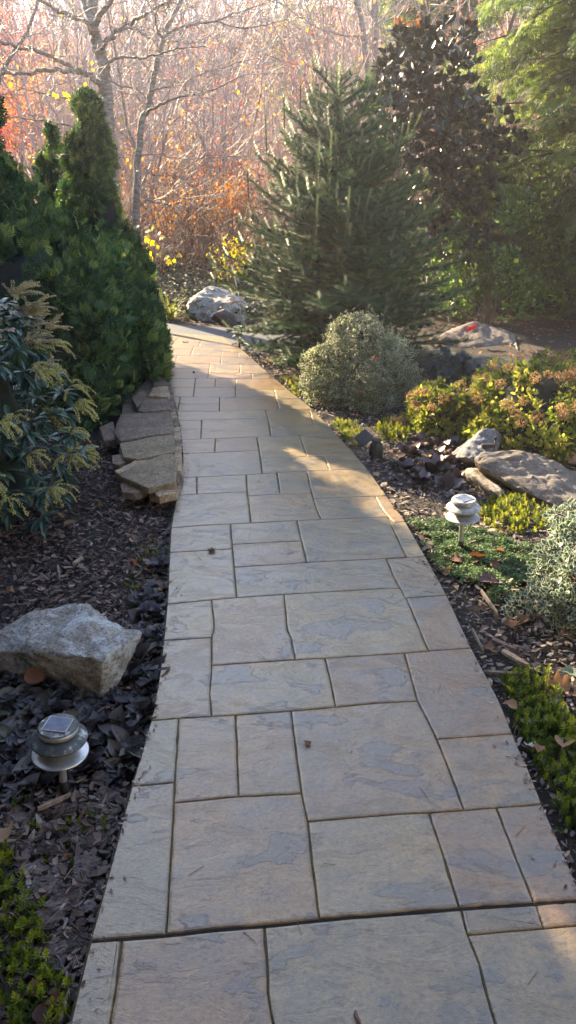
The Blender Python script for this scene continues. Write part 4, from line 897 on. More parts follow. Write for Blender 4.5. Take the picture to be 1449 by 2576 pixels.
# ------------------------------------------------------------------ hemlocks on the right
def hemlock(label, x, y, Ht, Rb, nb_, seed, zlo=.4, azr=(0, 2*math.pi), size=.17):
    t = thing('hemlock', label, 'hemlock tree', (x, y, -.05)); rng = random.Random(seed)
    obj_np('trunk', tube([(x, y, -.1), (x+.03, y, Ht*.5), (x, y, Ht)], [.12, .08, .02]), M['bark'], t, True); T, Dd, U, RB_, wood = [], [], [], [], []
    for i in range(nb_):
        h = zlo+(Ht-zlo)*rng.random(); L = Rb*(1-h/(Ht*1.12))**.55*rng.uniform(.55, 1.1); a = rng.uniform(*azr); el = rng.uniform(-.05, .45); d = np.array([math.cos(a)*math.cos(el), math.sin(a)*math.cos(el), math.sin(el)]); p = np.array([x, y, h]); n = 9; bv = rng.random()
        for j in range(n):
            d = d+np.array([0, 0, -.085]); d /= np.linalg.norm(d); q = p+d*L/n; wood.append((p, q, .014*(1-j/n)+.003, .014*(1-(j+1)/n)+.003)); side = np.cross(d, [0, 0, 1.]); side /= np.linalg.norm(side)
            if j > 1:
                w = .10+.34*(1-j/n)*(L/Rb)
                for s in (-1, 1):
                    for m in range(11):
                        u = rng.random(); k = rng.random(); pos = p+(q-p)*u+side*s*w*k*1.5+np.array([0, 0, -.10*k-.02+rng.gauss(0, .03)]); T.append(pos); Dd.append(side*s*.7+d*.75+np.array([rng.gauss(0, .2), rng.gauss(0, .2), -.28+rng.gauss(0, .2)])); U.append((rng.gauss(0, .35), rng.gauss(0, .35), 1)); RB_.append(min(1, max(0, bv*.6+rng.random()*.4)))
            p = q
    n = len(T)
    obj_np('foliage', merge(*FAN_H, frames(norm(np.array(Dd)), np.array(U)), np.array(T), size*NR.uniform(.7, 1.25, n), rnd=np.array(RB_)), M['hemlock'], t); obj_np('branches', segs_mesh(wood, 4), M['twig_dark'], t)
hemlock('tall sunlit hemlock filling the upper right corner', 3.8, 10.4, 6.2, 2.8, 225, 3, .6, (1.6, 5.2), .115)
hemlock('nearer hemlock boughs on the right edge', 3.95, 8.9, 4.6, 1.5, 64, 4, .8, (1.6, 5.0), .10)
# ------------------------------------------------------------------ other shrubs
def shrub(name, label, cat, c, Rx, prof, Hh, nl, lr, per, templ, size, mat, rim=None, upw=.4, outw=.8, rj=.5, el=1.0, group=None, stems=8, core_mat=None, kc=.7, inset=.8, amp=.12, stem_mat='twig_dark', seed=1, clumps=((0, 0, 1, 1, 1),)):
    t = thing(name, label, cat, (c[0], c[1], -.06), group=group)
    obj_np('foliage', join([lobed((c[0]+a_*Rx, c[1]+b_*Rx, c[2]), Rx*r_, prof, Hh*h_, max(4, int(nl*w_)), lr, per, templ, size, upw=upw, outw=outw, rj=rj, el=el, rim=rim, inset=inset, amp=amp) for a_, b_, r_, h_, w_ in clumps]), M[mat], t)
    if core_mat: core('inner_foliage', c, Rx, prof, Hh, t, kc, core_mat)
    if stems:
        rng = random.Random(seed); segs = []
        for i in range(stems): grow(segs, [], (c[0]+rng.gauss(0, Rx*.12), c[1]+rng.gauss(0, Rx*.12), -.06), (rng.gauss(0, .4), rng.gauss(0, .4), 1), Hh*.95, .006, 0, 1, rng, .12, .05, (4,), n=4, rmin=.002)
        obj_np('stems', segs_mesh(segs, 4), M[stem_mat], t)
    return t
X_ = PD(1250, 700, 8.9).x
shrub('holly', 'glossy green holly shrub behind the peaked boulder', 'shrub', (X_, 9.1, .1), .62, dome, 1.25, 45, .16, 45, LEAF, .055, 'holly', kc=.5, stems=16)
for sx, sy, sr, sh, sl in ((2.7, 10.2, .7, 1.6, 'leafy sunlit shrub in front of the hemlock, left one of three'), (3.7, 9.7, .6, 1.35, 'leafy sunlit shrub in front of the hemlock, right one of three'), (3.2, 11.2, .8, 2.0, 'tallest leafy shrub below the hemlock boughs')):
    shrub('viburnum', sl, 'shrub', (sx, sy, .0), sr, dome, sh, 60, .17, 42, LEAF, .065, 'holly', stems=14, seed=int(sx*10))
shrub('laurel', 'loose sunlit broadleaf shrub at the right edge above the hydrangea', 'shrub', (3.35, 9.0, .05), .55, dome, 1.15, 30, .18, 34, LEAF, .055, 'holly', stems=14, seed=4)
shrub('privet', 'low leafy shrub below the magnolia beyond the driveway', 'shrub', (1.55, 9.3, .0), .5, dome, .75, 30, .14, 34, LEAF, .045, 'holly', stems=10, seed=8)
# variegated bush by the walkway
c = PD(903, 1000, 5.95); ell = lambda h: max(0., 1-(h*1.0)**2.3)**.5*(.88+.12*min(1, h*4))
eu = shrub('variegated_euonymus', 'rounded bush of small cream-edged leaves between the walkway and the spruce', 'bush', (c.x, 5.92, -.03), .37, ell, .60, 220, .085, 76, (RIML[0], RIML[1]), .030, 'variegated', rim=RIML[2], upw=.35, rj=.7, core_mat='core', kc=.3, stems=10, inset=.82, amp=.2, clumps=((-.12, .1, .72, 1.0, .45), (.5, 0, .62, .74, .28), (-.62, -.05, .5, .66, .2), (.15, -.45, .5, .55, .17), (.8, .1, .35, .45, .08)))
segs = []; rng = random.Random(3); lt = []
for i in range(75):
    a = rng.uniform(0, 6.28); rr = rng.uniform(.05, .36); p = (c.x+math.cos(a)*rr, 5.92+math.sin(a)*rr, .52*math.sqrt(max(.05, 1-(rr/.46)**2))); tp = []; grow(segs, tp, p, (rng.gauss(0, .25), rng.gauss(0, .25), 1), rng.uniform(.06, .15), .0022, 0, 0, rng, .1, .1, n=3, rmin=.0012); lt += [s[1] for s in segs[-3:]]
lt = np.repeat(np.array(lt), 2, 0); obj_np('sprigs', segs_mesh(segs, 3), M['twig'], eu); obj_np('sprig_leaves', merge(RIML[0], RIML[1], frames(rdirs(len(lt))), lt, NR.uniform(.018, .03, len(lt)), rim=RIML[2]), M['variegated'], eu)
# variegated bush on the right edge
for i, (u, v, D, rx, hh, lab) in enumerate(((1462, 1580, 2.78, .23, .27, 'low straggling shrub of white-edged leaves at the right edge, nearest the creeping groundcover'), (1482, 1400, 3.25, .2, .24, 'second white-edged shrub just behind, at the right edge beside the yellow stonecrop'))):
    q = PD(u, v, D); shrub('variegated_shrub', lab, 'shrub', (q.x, D, -.05), rx, ell, hh, 45, .06, 60, (RIML[0], RIML[1]), .030, 'variegated_near', rim=RIML[2], upw=.5, rj=.6, stems=12, core_mat='core', kc=.3, seed=i, amp=.34, inset=.74, clumps=((0, 0, .7, 1, .5), (-.6, -.2, .5, .6, .25), (.3, -.6, .55, .7, .25), (-.3, .6, .5, .8, .2)))
# hydrangeas
def hydrangea(label, x, y, rx, h, nheads, seed, bias=None):
    t = shrub('hydrangea', label, 'hydrangea', (x, y, -.04), rx, dome, h, int(64*rx/.5), .085, 80, LEAF, .040, 'hyd', upw=.35, rj=.6, stems=24, core_mat=None, seed=seed, inset=.84, amp=.16)
    g = np.random.default_rng(seed)
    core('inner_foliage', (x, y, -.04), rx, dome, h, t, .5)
    for i in range(nheads):
        a = g.uniform(2.6, 6.6); hh = g.uniform(.45, .98); r_ = dome(hh)*rx*1.12; c = np.array([x+math.cos(a)*r_, y+math.sin(a)*r_, h*hh+.02]); m = 130; d = rdirs(m); rr = g.uniform(.026, .044); pos = c+d*rr*np.array([1.1, 1.1, .85])*g.uniform(.75, 1.05, (m, 1))
        obj_np('flower_head', merge(*TL, frames(rdirs(m), d), pos, g.uniform(.010, .016, m)), M['hyd_head'], t)
    return t
hydrangea('hydrangea with tan flower heads nearest the slab rock', 1.62, 4.98, .52, .45, 38, 1)
hydrangea('hydrangea with tan flower heads filling the right edge', 2.4, 5.15, .72, .50, 52, 2)
hydrangea('small low hydrangea with tan heads beside the variegated bush side of its clump', 1.18, 5.2, .34, .28, 16, 3)
hydrangea('hydrangea at the back of the clump next to the driveway', 2.15, 5.7, .5, .36, 30, 4)
# blue dwarf spruce and brown tangle next to it
x, y = PD(1135, 950, 6.35).x, 6.35; t = thing('dwarf_spruce', 'small blue-grey dwarf spruce between the variegated bush and the driveway', 'spruce', (x, y, -.06)); segs = []; rng = random.Random(2)
for i in range(46):
    a = rng.uniform(0, 6.28); el = rng.uniform(.1, 1.3); d = np.array([math.cos(a)*math.cos(el), math.sin(a)*math.cos(el), math.sin(el)]); p = np.array([x, y, 0.0]); L = rng.uniform(.14, .26)
    for j in range(4): q = p+d*L/4; segs.append((p, q)); s = np.cross(d, rdirs(1)[0]); segs.append((q, q+(d*.5+s*.8)*.05)); segs.append((q, q+(d*.5-s*.8)*.05)); p = q
p = np.array([s[0] for s in segs]); q = np.array([s[1] for s in segs]); L = np.linalg.norm(q-p, axis=1)
obj_np('needles', merge(*NEED, frames(q-p), p, np.stack([np.full(len(L), .09), L, np.full(len(L), .09)], 1)), M['blue_spruce'], t); obj_np('branches', segs_mesh([(a, b, .003, .002) for a, b in segs], 3), M['twig_dark'], t)
# flowering pieris at the left edge
def pieris():
    x, y = -1.50, 3.75; t = thing('pieris', 'tall shrub at the left edge with drooping strings of yellow-green buds', 'pieris shrub', (x, y, -.05)); rng = random.Random(6)
    tufts = []
    while len(tufts) < 165:
        a = rng.uniform(0, 6.28); h = rng.random(); r_ = .44*math.sqrt(max(0, 1-(h*.95)**3))*rng.uniform(.55, 1); tufts.append((x+math.cos(a)*r_, y+math.sin(a)*r_*1.1, .06+h*.98, a))
    T = np.array(tufts); per = 13; n = len(T)*per; idx = np.repeat(np.arange(len(T)), per); a = NR.uniform(0, 6.28, n); el = NR.uniform(-.75, .5, n)
    d = np.stack([np.cos(a)*np.cos(el), np.sin(a)*np.cos(el), np.sin(el)], 1); d = norm(d+.35*np.stack([np.cos(T[idx, 3]), np.sin(T[idx, 3]), np.zeros(n)], 1))
    obj_np('foliage', merge(*LEAF_LONG, frames(d), T[idx, :3], NR.uniform(.07, .11, n)), M['pieris_leaf'], t)
    core('inner_foliage', (x, y, -.02), .44, dome, 1.0, t, .42)
    segs = []
    for i in range(14): grow(segs, [], (x+rng.gauss(0, .06), y+rng.gauss(0, .06), -.08), (rng.gauss(0, .2), rng.gauss(0, .2), 1), .7, .009, 0, 1, rng, .1, .05, (5,), n=4)
    obj_np('stems', segs_mesh(segs, 5), M['twig_dark'], t)
    icos = np.array([(0, 0, .5), (.5, 0, 0), (0, .5, 0), (-.5, 0, 0), (0, -.5, 0), (0, 0, -.6)]); fc = [[(0, 1, 2), (0, 2, 3), (0, 3, 4), (0, 4, 1), (5, 2, 1), (5, 3, 2), (5, 4, 3), (5, 1, 4)]]
    for mt, lo, hi, nn, up in (('pieris_bud', .05, .75, 62, 0), ('pieris_dry', .62, 1.0, 34, .6), ('pieris_pink', .72, .86, 2, .3)):
        pos, sg = [], []; c_ = 0
        while c_ < nn:
            tf = rng.choice(tufts)
            if not lo < (tf[2]-.06)/.98 < hi: continue
            if math.cos(tf[3]-(-.8)) < -.2 : continue
            c_ += 1; base = np.array(tf[:3])+np.array([math.cos(tf[3]), math.sin(tf[3]), 0])*.05+np.array([0, 0, .03])
            for s in range(rng.choice((5, 7, 8))):
                aa = tf[3]+rng.gauss(0, .85); e = rng.uniform(.2, .8)+up*.4; d = np.array([math.cos(aa)*math.cos(e), math.sin(aa)*math.cos(e), math.sin(e)]); p = base.copy(); L = rng.uniform(.08, .16); k = int(L/.0085)
                for j in range(k):
                    d = d+np.array([0, 0, -.11*(1-up*.8)]); d /= np.linalg.norm(d); q = p+d*.0085; sg.append((p, q, .0013, .001)) if j % 2 == 0 else None
                    if j > 2:
                        for w in (-1, 1): pos.append(q+np.array([rng.gauss(0, .002), rng.gauss(0, .002), -.003])+np.cross(d, [0, 0, 1.])*w*.006)
                    p = q
        pos = np.array(pos); obj_np('flower_strings', merge(icos, fc, frames(rdirs(len(pos))), pos, NR.uniform(.006, .0105, len(pos))), M[mt], t); obj_np('flower_stalks', segs_mesh(sg, 3), M[mt], t)
pieris()
# yellow leaved sapling beyond the driveway and strap-leaved clump
bare_tree('yellow_sapling', 'thin sapling with large yellow lobed leaves left of the far boulder', 'sapling', [([(390, 745), (388, 690), (392, 640), (385, 590), (382, 555)], .008, .003, .1)], [([(388, 690), (400, 650), (415, 625)], .004, .002, -.2), ([(391, 640), (372, 600), (366, 570)], .004, .002, .2), ([(392, 640), (425, 628), (450, 620)], .004, .002, .2)], 10.6, 21, twn=3, tw_len=.12, rmin=.0018, leaves=None)
LF = np.array([(0, 0, 0), (-.28, .3, .05), (-.42, .72, .1), (-.16, .62, 0), (0, 1, -.1), (.16, .62, 0), (.42, .72, .1), (.28, .3, .05)], float); LFf = [[tuple(range(8))]]
ys = bpy.context.scene.objects['yellow_sapling']
pp = [PD(u, v, 10.5) for u, v in ((385, 563), (398, 582), (376, 590), (380, 605), (408, 590), (373, 620), (381, 632), (393, 615), (405, 632), (418, 640), (366, 595), (384, 645), (450, 635), (425, 650), (440, 650), (372, 575))]
def leaf_parts(pts, par, lo, hi):
    me = npmesh('leaf', LF, LFf, np.full(8, .6)); me.materials.append(M['yellow_leaf'])
    for q in pts:
        o = link('leaf', me, None, par); o.location = q-Vector(par.location); o.scale = (R.uniform(lo, hi),)*3; o.rotation_euler = (rad(-115)+R.gauss(0, .35), R.gauss(0, .5), R.gauss(0, .5))
leaf_parts(pp, ys, .07, .12)
t1 = bpy.context.scene.objects['bare_tree']
pp = [PD(u, v, 9.8) for u, v in ((118, 230), (133, 232), (145, 236), (158, 231), (170, 236), (176, 247), (216, 206), (233, 246), (228, 233), (196, 283), (24, 206), (305, 297), (335, 372))]
leaf_parts(pp, t1, .05, .07)
def straps(name, label, cat, c, n, L, mat, seed):
    rng = random.Random(seed); V, Fq = [], []; t = thing(name, label, cat, (c[0], c[1], c[2]-.02))
    for i in range(n):
        a = rng.uniform(0, 6.28); e = rng.uniform(.5, 1.35); d = np.array([math.cos(a)*math.cos(e), math.sin(a)*math.cos(e), math.sin(e)]); p = np.array(c)+np.array([rng.gauss(0, .03), rng.gauss(0, .03), 0]); s = np.array([-math.sin(a), math.cos(a), 0]); l = L*rng.uniform(.6, 1.1); b = len(V)
        for j in range(6): w = .009*(1-j/5)**.6+.001; V += [p-s*w, p+s*w]; d = d+np.array([0, 0, -.13]); d /= np.linalg.norm(d); p = p+d*l/5
        Fq += [(b+2*j, b+2*j+1, b+2*j+3, b+2*j+2) for j in range(5)]
    obj_np('leaves', (np.array(V), [np.array(Fq)], np.repeat(NR.random(n), 12), None), M[mat], t)
q = P(425, 800); straps('daylily', 'clump of yellowing strap leaves left of the far boulder', 'plant', (q.x-.02, q.y+.2, -.05), 46, .42, 'grass', 4)
q = P(445, 790); straps('daylily', 'smaller clump of strap leaves close against the far boulder', 'plant', (q.x+.05, q.y+.3, -.05), 24, .3, 'grass', 5)

# ------------------------------------------------------------------ lamps and fittings
def part_lathe(name, prof, mat, parent, n=40, smooth=True):
    V, Fs = lathe(prof, n); me = npmesh(name, V, Fs, smooth=smooth)
    o = link(name, me, mat, parent); me.set_sharp_from_angle(angle=rad(35)); return o
def path_lamp(label, loc, zt, capm, rz=0, s=1.0, tilt=(0, 0), hi=.0, group='solar path lamps'):
    t = thing('path_lamp', label, 'solar lamp', (loc[0], loc[1], -.05), rz, group); t.rotation_euler = (tilt[0], tilt[1], rz); r = .080*s
    pole = part_lathe('pole', [(0, 0), (.0115*s, 0), (.0115*s, zt-.105), (0, zt-.105)], M['steel'], t, 20)
    part_lathe('ground_collar', [(0, 0), (.014*s, 0), (.014*s, .055), (.012*s, .06), (0, .06)], M['black'], t, 20)
    z = zt-.125+hi
    part_lathe('lower_disc', [(0, z-.002), (.02, z-.004), (r*.99, z+.0), (r, z+.003), (r*.985, z+.0055), (.055*s, z+.014), (.044*s, z+.018), (0, z+.018)], M['steel' if capm == 'cap_dark' else 'cap_light'], t, 56)
    part_lathe('neck', [(.041*s, z+.012), (.043*s, z+.016), (.043*s, z+.052), (.0, z+.052)], M['neck'], t, 40)
    z2 = z+.046
    cap = part_lathe('cap', [(0, z2), (r*.90, z2), (r*.99, z2+.003), (r, z2+.007), (r*.98, z2+.010), (.046*s, z2+.027), (.056*s, z2+.031), (.0555*s, z2+.048), (.053*s, z2+.051), (0, z2+.053)], M[capm], t, 56)
    part_lathe('cap_band', [(.0565*s, z2+.034), (.0572*s, z2+.035), (.0572*s, z2+.046), (.0565*s, z2+.047)], M['steel' if capm == 'cap_dark' else 'cap_light'], cap, 56)
    a = .033*s; zz = z2+.053
    V = [(-a, -a*.86, zz), (a, -a*.86, zz), (a, a*.86, zz), (-a, a*.86, zz)]; V += [(x, y, zz+.002) for x, y, _ in V]; Fq = [(4, 5, 6, 7), (0, 1, 5, 4), (1, 2, 6, 5), (2, 3, 7, 6), (3, 0, 4, 7)]
    link('solar_panel', npmesh('solar_panel', V, [Fq]), M['panel'], cap)
    fr = []; b = a+.0022
    c8 = []
    for k, (q, h) in enumerate(((a, .0024), (b, .0030), (b, -.001))): c8 += [(-q, -q*.86-(b-a if k else 0)*.1, zz+h), (q, -q*.86, zz+h), (q, q*.86, zz+h), (-q, q*.86, zz+h)]
    Fq = [(k*4+i, k*4+(i+1) % 4, (k+1)*4+(i+1) % 4, (k+1)*4+i) for k in range(2) for i in range(4)]
    link('panel_frame', npmesh('panel_frame', c8, [Fq]), M['panel_frame'], cap); return t
path_lamp('solar path lamp with grimy dark cap, nearest, in the left bed', P(163, 2003, -.05), .285, 'cap_dark', rad(-8), .99, (rad(-1), rad(2)))
path_lamp('solar path lamp with chalky grey cap in the green groundcover on the right', P(1157, 1388, -.05), .305, 'cap_light', rad(32), .99, (0, rad(-1.5)))
path_lamp('white path lamp at the far end of the walkway beside the spruce', P(603, 878, -.05), .25, 'white', 0, .80, (0, rad(-4)))
def boxpart(name, mat, parent, c, s, rot=(0, 0, 0), bev=.004):
    bm = bmesh.new(); bmesh.ops.create_cube(bm, size=1); bmesh.ops.scale(bm, vec=s, verts=bm.verts[:])
    if bev: bmesh.ops.bevel(bm, geom=bm.edges[:], offset=bev, segments=2, affect='EDGES')
    me = bpy.data.meshes.new(name); bm.to_mesh(me); bm.free(); o = link(name, me, mat, parent); o.location = c; o.rotation_euler = rot; return o
def tubepart(name, pts, r, mat, parent, n=10):
    return obj_rel(name, tube(pts, np.full(len(pts), r) if isinstance(r, (int, float)) else r, n), mat, parent)
def obj_rel(name, data, mat, parent): return link(name, npmesh(name, data[0], data[1], None, True), mat, parent)
# black solar spotlight by the walkway edge
q = P(945, 1150, -.05); t = thing('solar_spotlight', 'black rounded solar spotlight at the walkway edge with its tilted panel', 'spotlight', tuple(q), rad(10))
hull = [(.046*math.cos(a)*k, .05*math.sin(a)*k, z) for z, k in ((0, 1), (.05, .98), (.085, .82), (.108, .5), (.115, .2)) for a in np.linspace(0, 6.28, 18)[:-1]]
bm = bmesh.new(); [bm.verts.new(h) for h in hull]; bmesh.ops.convex_hull(bm, input=bm.verts[:]); me = bpy.data.meshes.new('body'); bm.to_mesh(me); bm.free(); [setattr(f, 'use_smooth', True) for f in me.polygons]; me.set_sharp_from_angle(angle=rad(40)); link('body', me, M['black'], t)
boxpart('solar_panel', M['black'], t, (-.078, .01, .128), (.098, .085, .014), (rad(40), rad(-28), rad(20)), .005)
boxpart('panel_rim', M['black'], t, (-.0785, .0045, .1225), (.088, .074, .004), (rad(40), rad(-28), rad(20)), 0)
tubepart('arm', [(-.01, .0, .10), (-.03, .005, .12), (-.06, .01, .12)], .008, M['black'], t)
tubepart('cable_loop', [tuple(v) for v in spl([(.05, -.01, .02), (.08, -.015, .04), (.092, -.01, .075), (.07, 0, .10), (.045, 0, .09)], 4)], .005, M['black'], t, 8)
part_lathe('lens_ring', [(.0, .108), (.03, .108), (.034, .113), (.032, .118), (0, .117)], M['black'], t, 20)
# black stake light between the stones
q = P(1196, 1188, -.05); t = thing('stake_light', 'thin black stake light leaning between the blue-grey stone and the slab rock', 'garden light', tuple(q))
boxpart('stake', M['black'], t, (.018, .0, .085), (.026, .018, .17), (0, rad(13), 0), .003); boxpart('stake_rib', M['black'], t, (.018, -.0105, .085), (.006, .006, .165), (0, rad(13), 0), .002)
boxpart('head', M['black'], t, (.055, 0, .168), (.07, .028, .022), (0, rad(-2), 0), .004)
tubepart('hanger_rod', [(.088, 0, .02), (.092, 0, .10), (.096, 0, .17), (.098, 0, .205)], .0045, M['black'], t, 8)
part_lathe('hanger_knob', [(0, .20), (.008, .203), (.011, .212), (.008, .222), (0, .226)], M['black'], t, 14).location = (.098, 0, 0)
tubepart('hook', [tuple(v) for v in spl([(.098, 0, .222), (.104, 0, .235), (.098, 0, .243), (.09, 0, .236)], 4)], .002, M['black'], t, 6)
q = P(1190, 1192, -.03); o = rock('copper_cap', [(q.x+dx, q.y+dy-.02, -.05+dz) for dx in (-.02, .02) for dy in (-.015, .015) for dz in (.02, .06)], M['leaf_brown'], 'small rusty disc at the foot of the black stake light', 'rusty disc', amp=.003, sub=2)
# driveway marker
q = PD(600, 740, 9.15); tp = PD(580, 655, 9.15); t = thing('driveway_marker', 'thin pale marker rod with a red reflector beside the far boulder', 'marker', (q.x+.03, 9.15, -.06)); o_ = Vector(t.location)
tubepart('rod', [(0, 0, 0), tuple(Vector((q.x, 9.15, q.z))-o_), tuple(Vector((tp.x, 9.15, tp.z))-o_)], .0055, M['white'], t, 8)
V, Fs = lathe([(0, -.048), (.014, -.035), (.021, 0), (.018, .032), (0, .05)], 14); V[:, 1] *= .35; o = link('reflector', npmesh('reflector', V, Fs, smooth=True), M['red'], t); o.location = Vector((tp.x, 9.14, tp.z))-o_; o.rotation_euler = (0, rad(-12), 0)

# ------------------------------------------------------------------ ground-level planting and litter
def rosettes(name, label, cat, group, pts, mat, rad_, k=11, templ=LEAF_ROUND, variants=5, seed=0, zoff=-.05, elr=(.1, 1.0)):
    g = np.random.default_rng(seed); ms = []
    for _ in range(variants):
        a = g.uniform(0, 6.28, k); el = g.uniform(*elr, k); d = np.stack([np.cos(a)*np.cos(el), np.sin(a)*np.cos(el), np.sin(el)], 1); base = d*np.array([.12, .12, 0])*rad_
        up = np.stack([-np.cos(a)*np.sin(el)*.9, -np.sin(a)*np.sin(el)*.9, np.cos(el)+.3], 1)+g.normal(size=(k, 3))*.25
        V, Fs, r, e = merge(*templ, frames(d, up), base, rad_*g.uniform(.65, 1.15, k)); V = V+g.normal(size=V.shape)*rad_*.022
        me = npmesh(name, V, Fs, r, True); me.materials.append(M[mat]); ms.append(me)
    for i, (x, y) in enumerate(pts):
        o = link(name, ms[i % variants]); s = g.uniform(.7, 1.25); o.location = (x, y, zoff+g.uniform(0, .02)); o.scale = (s, s, s*g.uniform(.8, 1.2)); o.rotation_euler = (g.normal()*.12, g.normal()*.12, g.uniform(0, 6.28)); tag(o, label, cat, group)
aj1 = region([(-80, 1690), (100, 1700), (230, 1770), (330, 1650), (360, 1600), (425, 1520), (412, 1640), (390, 1790), (350, 1910), (320, 2010), (230, 1960), (100, 2020), (-90, 2010)], -.05)
bould = region([(-30, 1640), (60, 1700), (160, 1740), (252, 1758), (330, 1640), (300, 1560), (100, 1540), (-60, 1560)], -.05)
aj2 = region([(330, 1560), (430, 1340), (420, 1520), (380, 1570)], -.05)
S1 = scatter(aj1, 190, [walk_poly]); S1 = [p for p in S1 if math.hypot(p[0]-P(163, 2015, -.05).x, p[1]-P(163, 2015, -.05).y) > .085 and not inpoly(np.array([p[0]]), np.array([p[1]]), bould)[0]]
rosettes('bugleweed', 'dark purple-black rosette of bugleweed in the left bed around the boulder and lamp', 'groundcover plant', 'dark bugleweed rosettes in the left bed', S1, 'ajuga', .058, k=10, templ=LEAF_BIG2, seed=3)
rosettes('bugleweed', 'dark rosette of bugleweed along the walkway edge above the boulder', 'groundcover plant', 'dark bugleweed rosettes along the walkway edge', scatter(aj2, 24, [walk_poly]), 'ajuga', .05, seed=4)
h1 = region([(1010, 1175), (1040, 1120), (1110, 1110), (1160, 1150), (1170, 1230), (1100, 1240), (1030, 1215)], -.05)
rosettes('coral_bells', 'dark plum ruffled coral bells clump in front of the pale wedge stone', 'groundcover plant', 'dark plum coral bells left of the stones', scatter(h1, 24), 'heuchera', .075, k=14, seed=5, elr=(.15, 1.2))
h2 = region([(1010, 1120), (1060, 1090), (1120, 1110), (1090, 1150)], -.05)
rosettes('coral_bells', 'dark plum coral bells clump next to the tan-topped stonecrop', 'groundcover plant', 'dark plum coral bells by the stonecrop', scatter(h2, 10), 'heuchera', .06, k=12, seed=6)
# stonecrop clumps
def stonecrop(label, poly, n, mat, hgt, size, seed, dense=True, templ=TUFT):
    pts = scatter(poly, n, [walk_poly]); cx, cy = pts.mean(0); t = thing('stonecrop', label, 'stonecrop', (cx, cy, -.06)); g = np.random.default_rng(seed); n = len(pts)
    dd = np.array([min(1, min(math.hypot(p[0]-q[0], p[1]-q[1]) for q in poly)/.12) for p in pts]) if dense else np.ones(n)
    z = -.055+hgt*(.35+.65*dd)*g.uniform(.35, 1.15, n); d = norm(g.normal(size=(n, 3))*.30+np.array([0, 0, 1.]))
    T = np.stack([pts[:, 0], pts[:, 1], z-size*.4], 1); rn = np.clip(.62+g.normal(size=n)*.25, 0, 1)
    D_ = merge(*templ, frames(d, roll=g.uniform(0, 6, n)), T, size*g.uniform(.7, 1.2, n), rnd=rn)
    # darker low foliage in between
    T2 = T.copy(); T2[:, 2] -= size*.55; D2 = merge(*templ, frames(norm(g.normal(size=(n, 3))*.5+np.array([0, 0, 1.])), roll=g.uniform(0, 6, n)), T2, size*g.uniform(.9, 1.3, n), rnd=np.clip(rn*.3, 0, 1))
    obj_np('foliage', join([D_, D2]), M[mat], t); segs = [(np.array([a[0]+g.normal()*.01, a[1]+g.normal()*.01, -.065]), a+b*size*.5, .0016, .0012) for a, b in zip(T, d)]; obj_np('stems', segs_mesh(segs, 3), M['twig_dark'], t)
stonecrop('bright yellow-green stonecrop mound behind the right path lamp', region([(1195, 1290), (1225, 1262), (1300, 1255), (1375, 1290), (1395, 1330), (1340, 1350), (1260, 1345), (1215, 1325)], -.05), 330, 'sedum', .07, .034, 1)
stonecrop('yellow-green stonecrop edging the walkway before the black spotlight', region([(828, 1062), (880, 1062), (925, 1098), (915, 1120), (885, 1128), (850, 1090)], -.05), 190, 'sedum', .045, .034, 2)
stonecrop('yellow stonecrop mound right of the black spotlight', region([(935, 1080), (990, 1060), (1030, 1085), (1025, 1120), (960, 1112)], -.05), 200, 'sedum', .07, .036, 3)
stonecrop('green-yellow stonecrop mat spilling along the lower right walkway edge', region([(1262, 1730), (1300, 1690), (1380, 1710), (1420, 1800), (1470, 1900), (1560, 2100), (1540, 2280), (1452, 2160), (1385, 2010), (1310, 1860)], -.05), 520, 'sedum_green', .05, .036, 4, False)
stonecrop('green stonecrop at the bottom left corner of the left bed', region([(-60, 2150), (30, 2150), (70, 2260), (110, 2300), (140, 2450), (195, 2480), (170, 2600), (-60, 2620)], -.05), 230, 'sedum_green', .05, .036, 5, False)
stonecrop('scattered small stonecrop sprigs by the walkway above the boulder', region([(350, 1380), (425, 1360), (424, 1440), (330, 1520), (320, 1440)], -.05), 40, 'sedum_green', .035, .026, 6, False)
stonecrop('few green stonecrop sprigs below the left path lamp', region([(10, 2000), (180, 2020), (290, 2080), (240, 2200), (150, 2230), (40, 2080)], -.05), 16, 'sedum_green', .04, .034, 7, False)
stonecrop('small green stonecrop patch beside the far walkway edge under the variegated bush', region([(705, 955), (745, 955), (770, 1000), (745, 1000)], -.05), 90, 'sedum', .04, .04, 8, False)
# dry brown tuft
q = P(1130, 1165, -.05); t = thing('dry_plant', 'rust-brown dried flower tuft between the dark leaves and the blue-grey stone', 'plant', tuple(q)); n = 700; d = rdirs(n); d[:, 2] = abs(d[:, 2]); obj_np('dry_flowers', merge(*TL, frames(rdirs(n)), np.array(q)+d*np.array([.12, .08, .075])*NR.uniform(.5, 1, (n, 1)), NR.uniform(.01, .02, n)), M['dry_dark'], t)
q = P(1000, 1080, -.05); t = thing('dry_plant', 'orange-tan dried heads over the yellow stonecrop', 'plant', tuple(q)); n = 380; d = rdirs(n); d[:, 2] = abs(d[:, 2])*.9+.35; obj_np('dry_flowers', merge(*TL, frames(rdirs(n)), np.array(q)+d*np.array([.10, .06, .085])*NR.uniform(.6, 1, (n, 1)), NR.uniform(.01, .018, n)), M['hyd_head'], t)
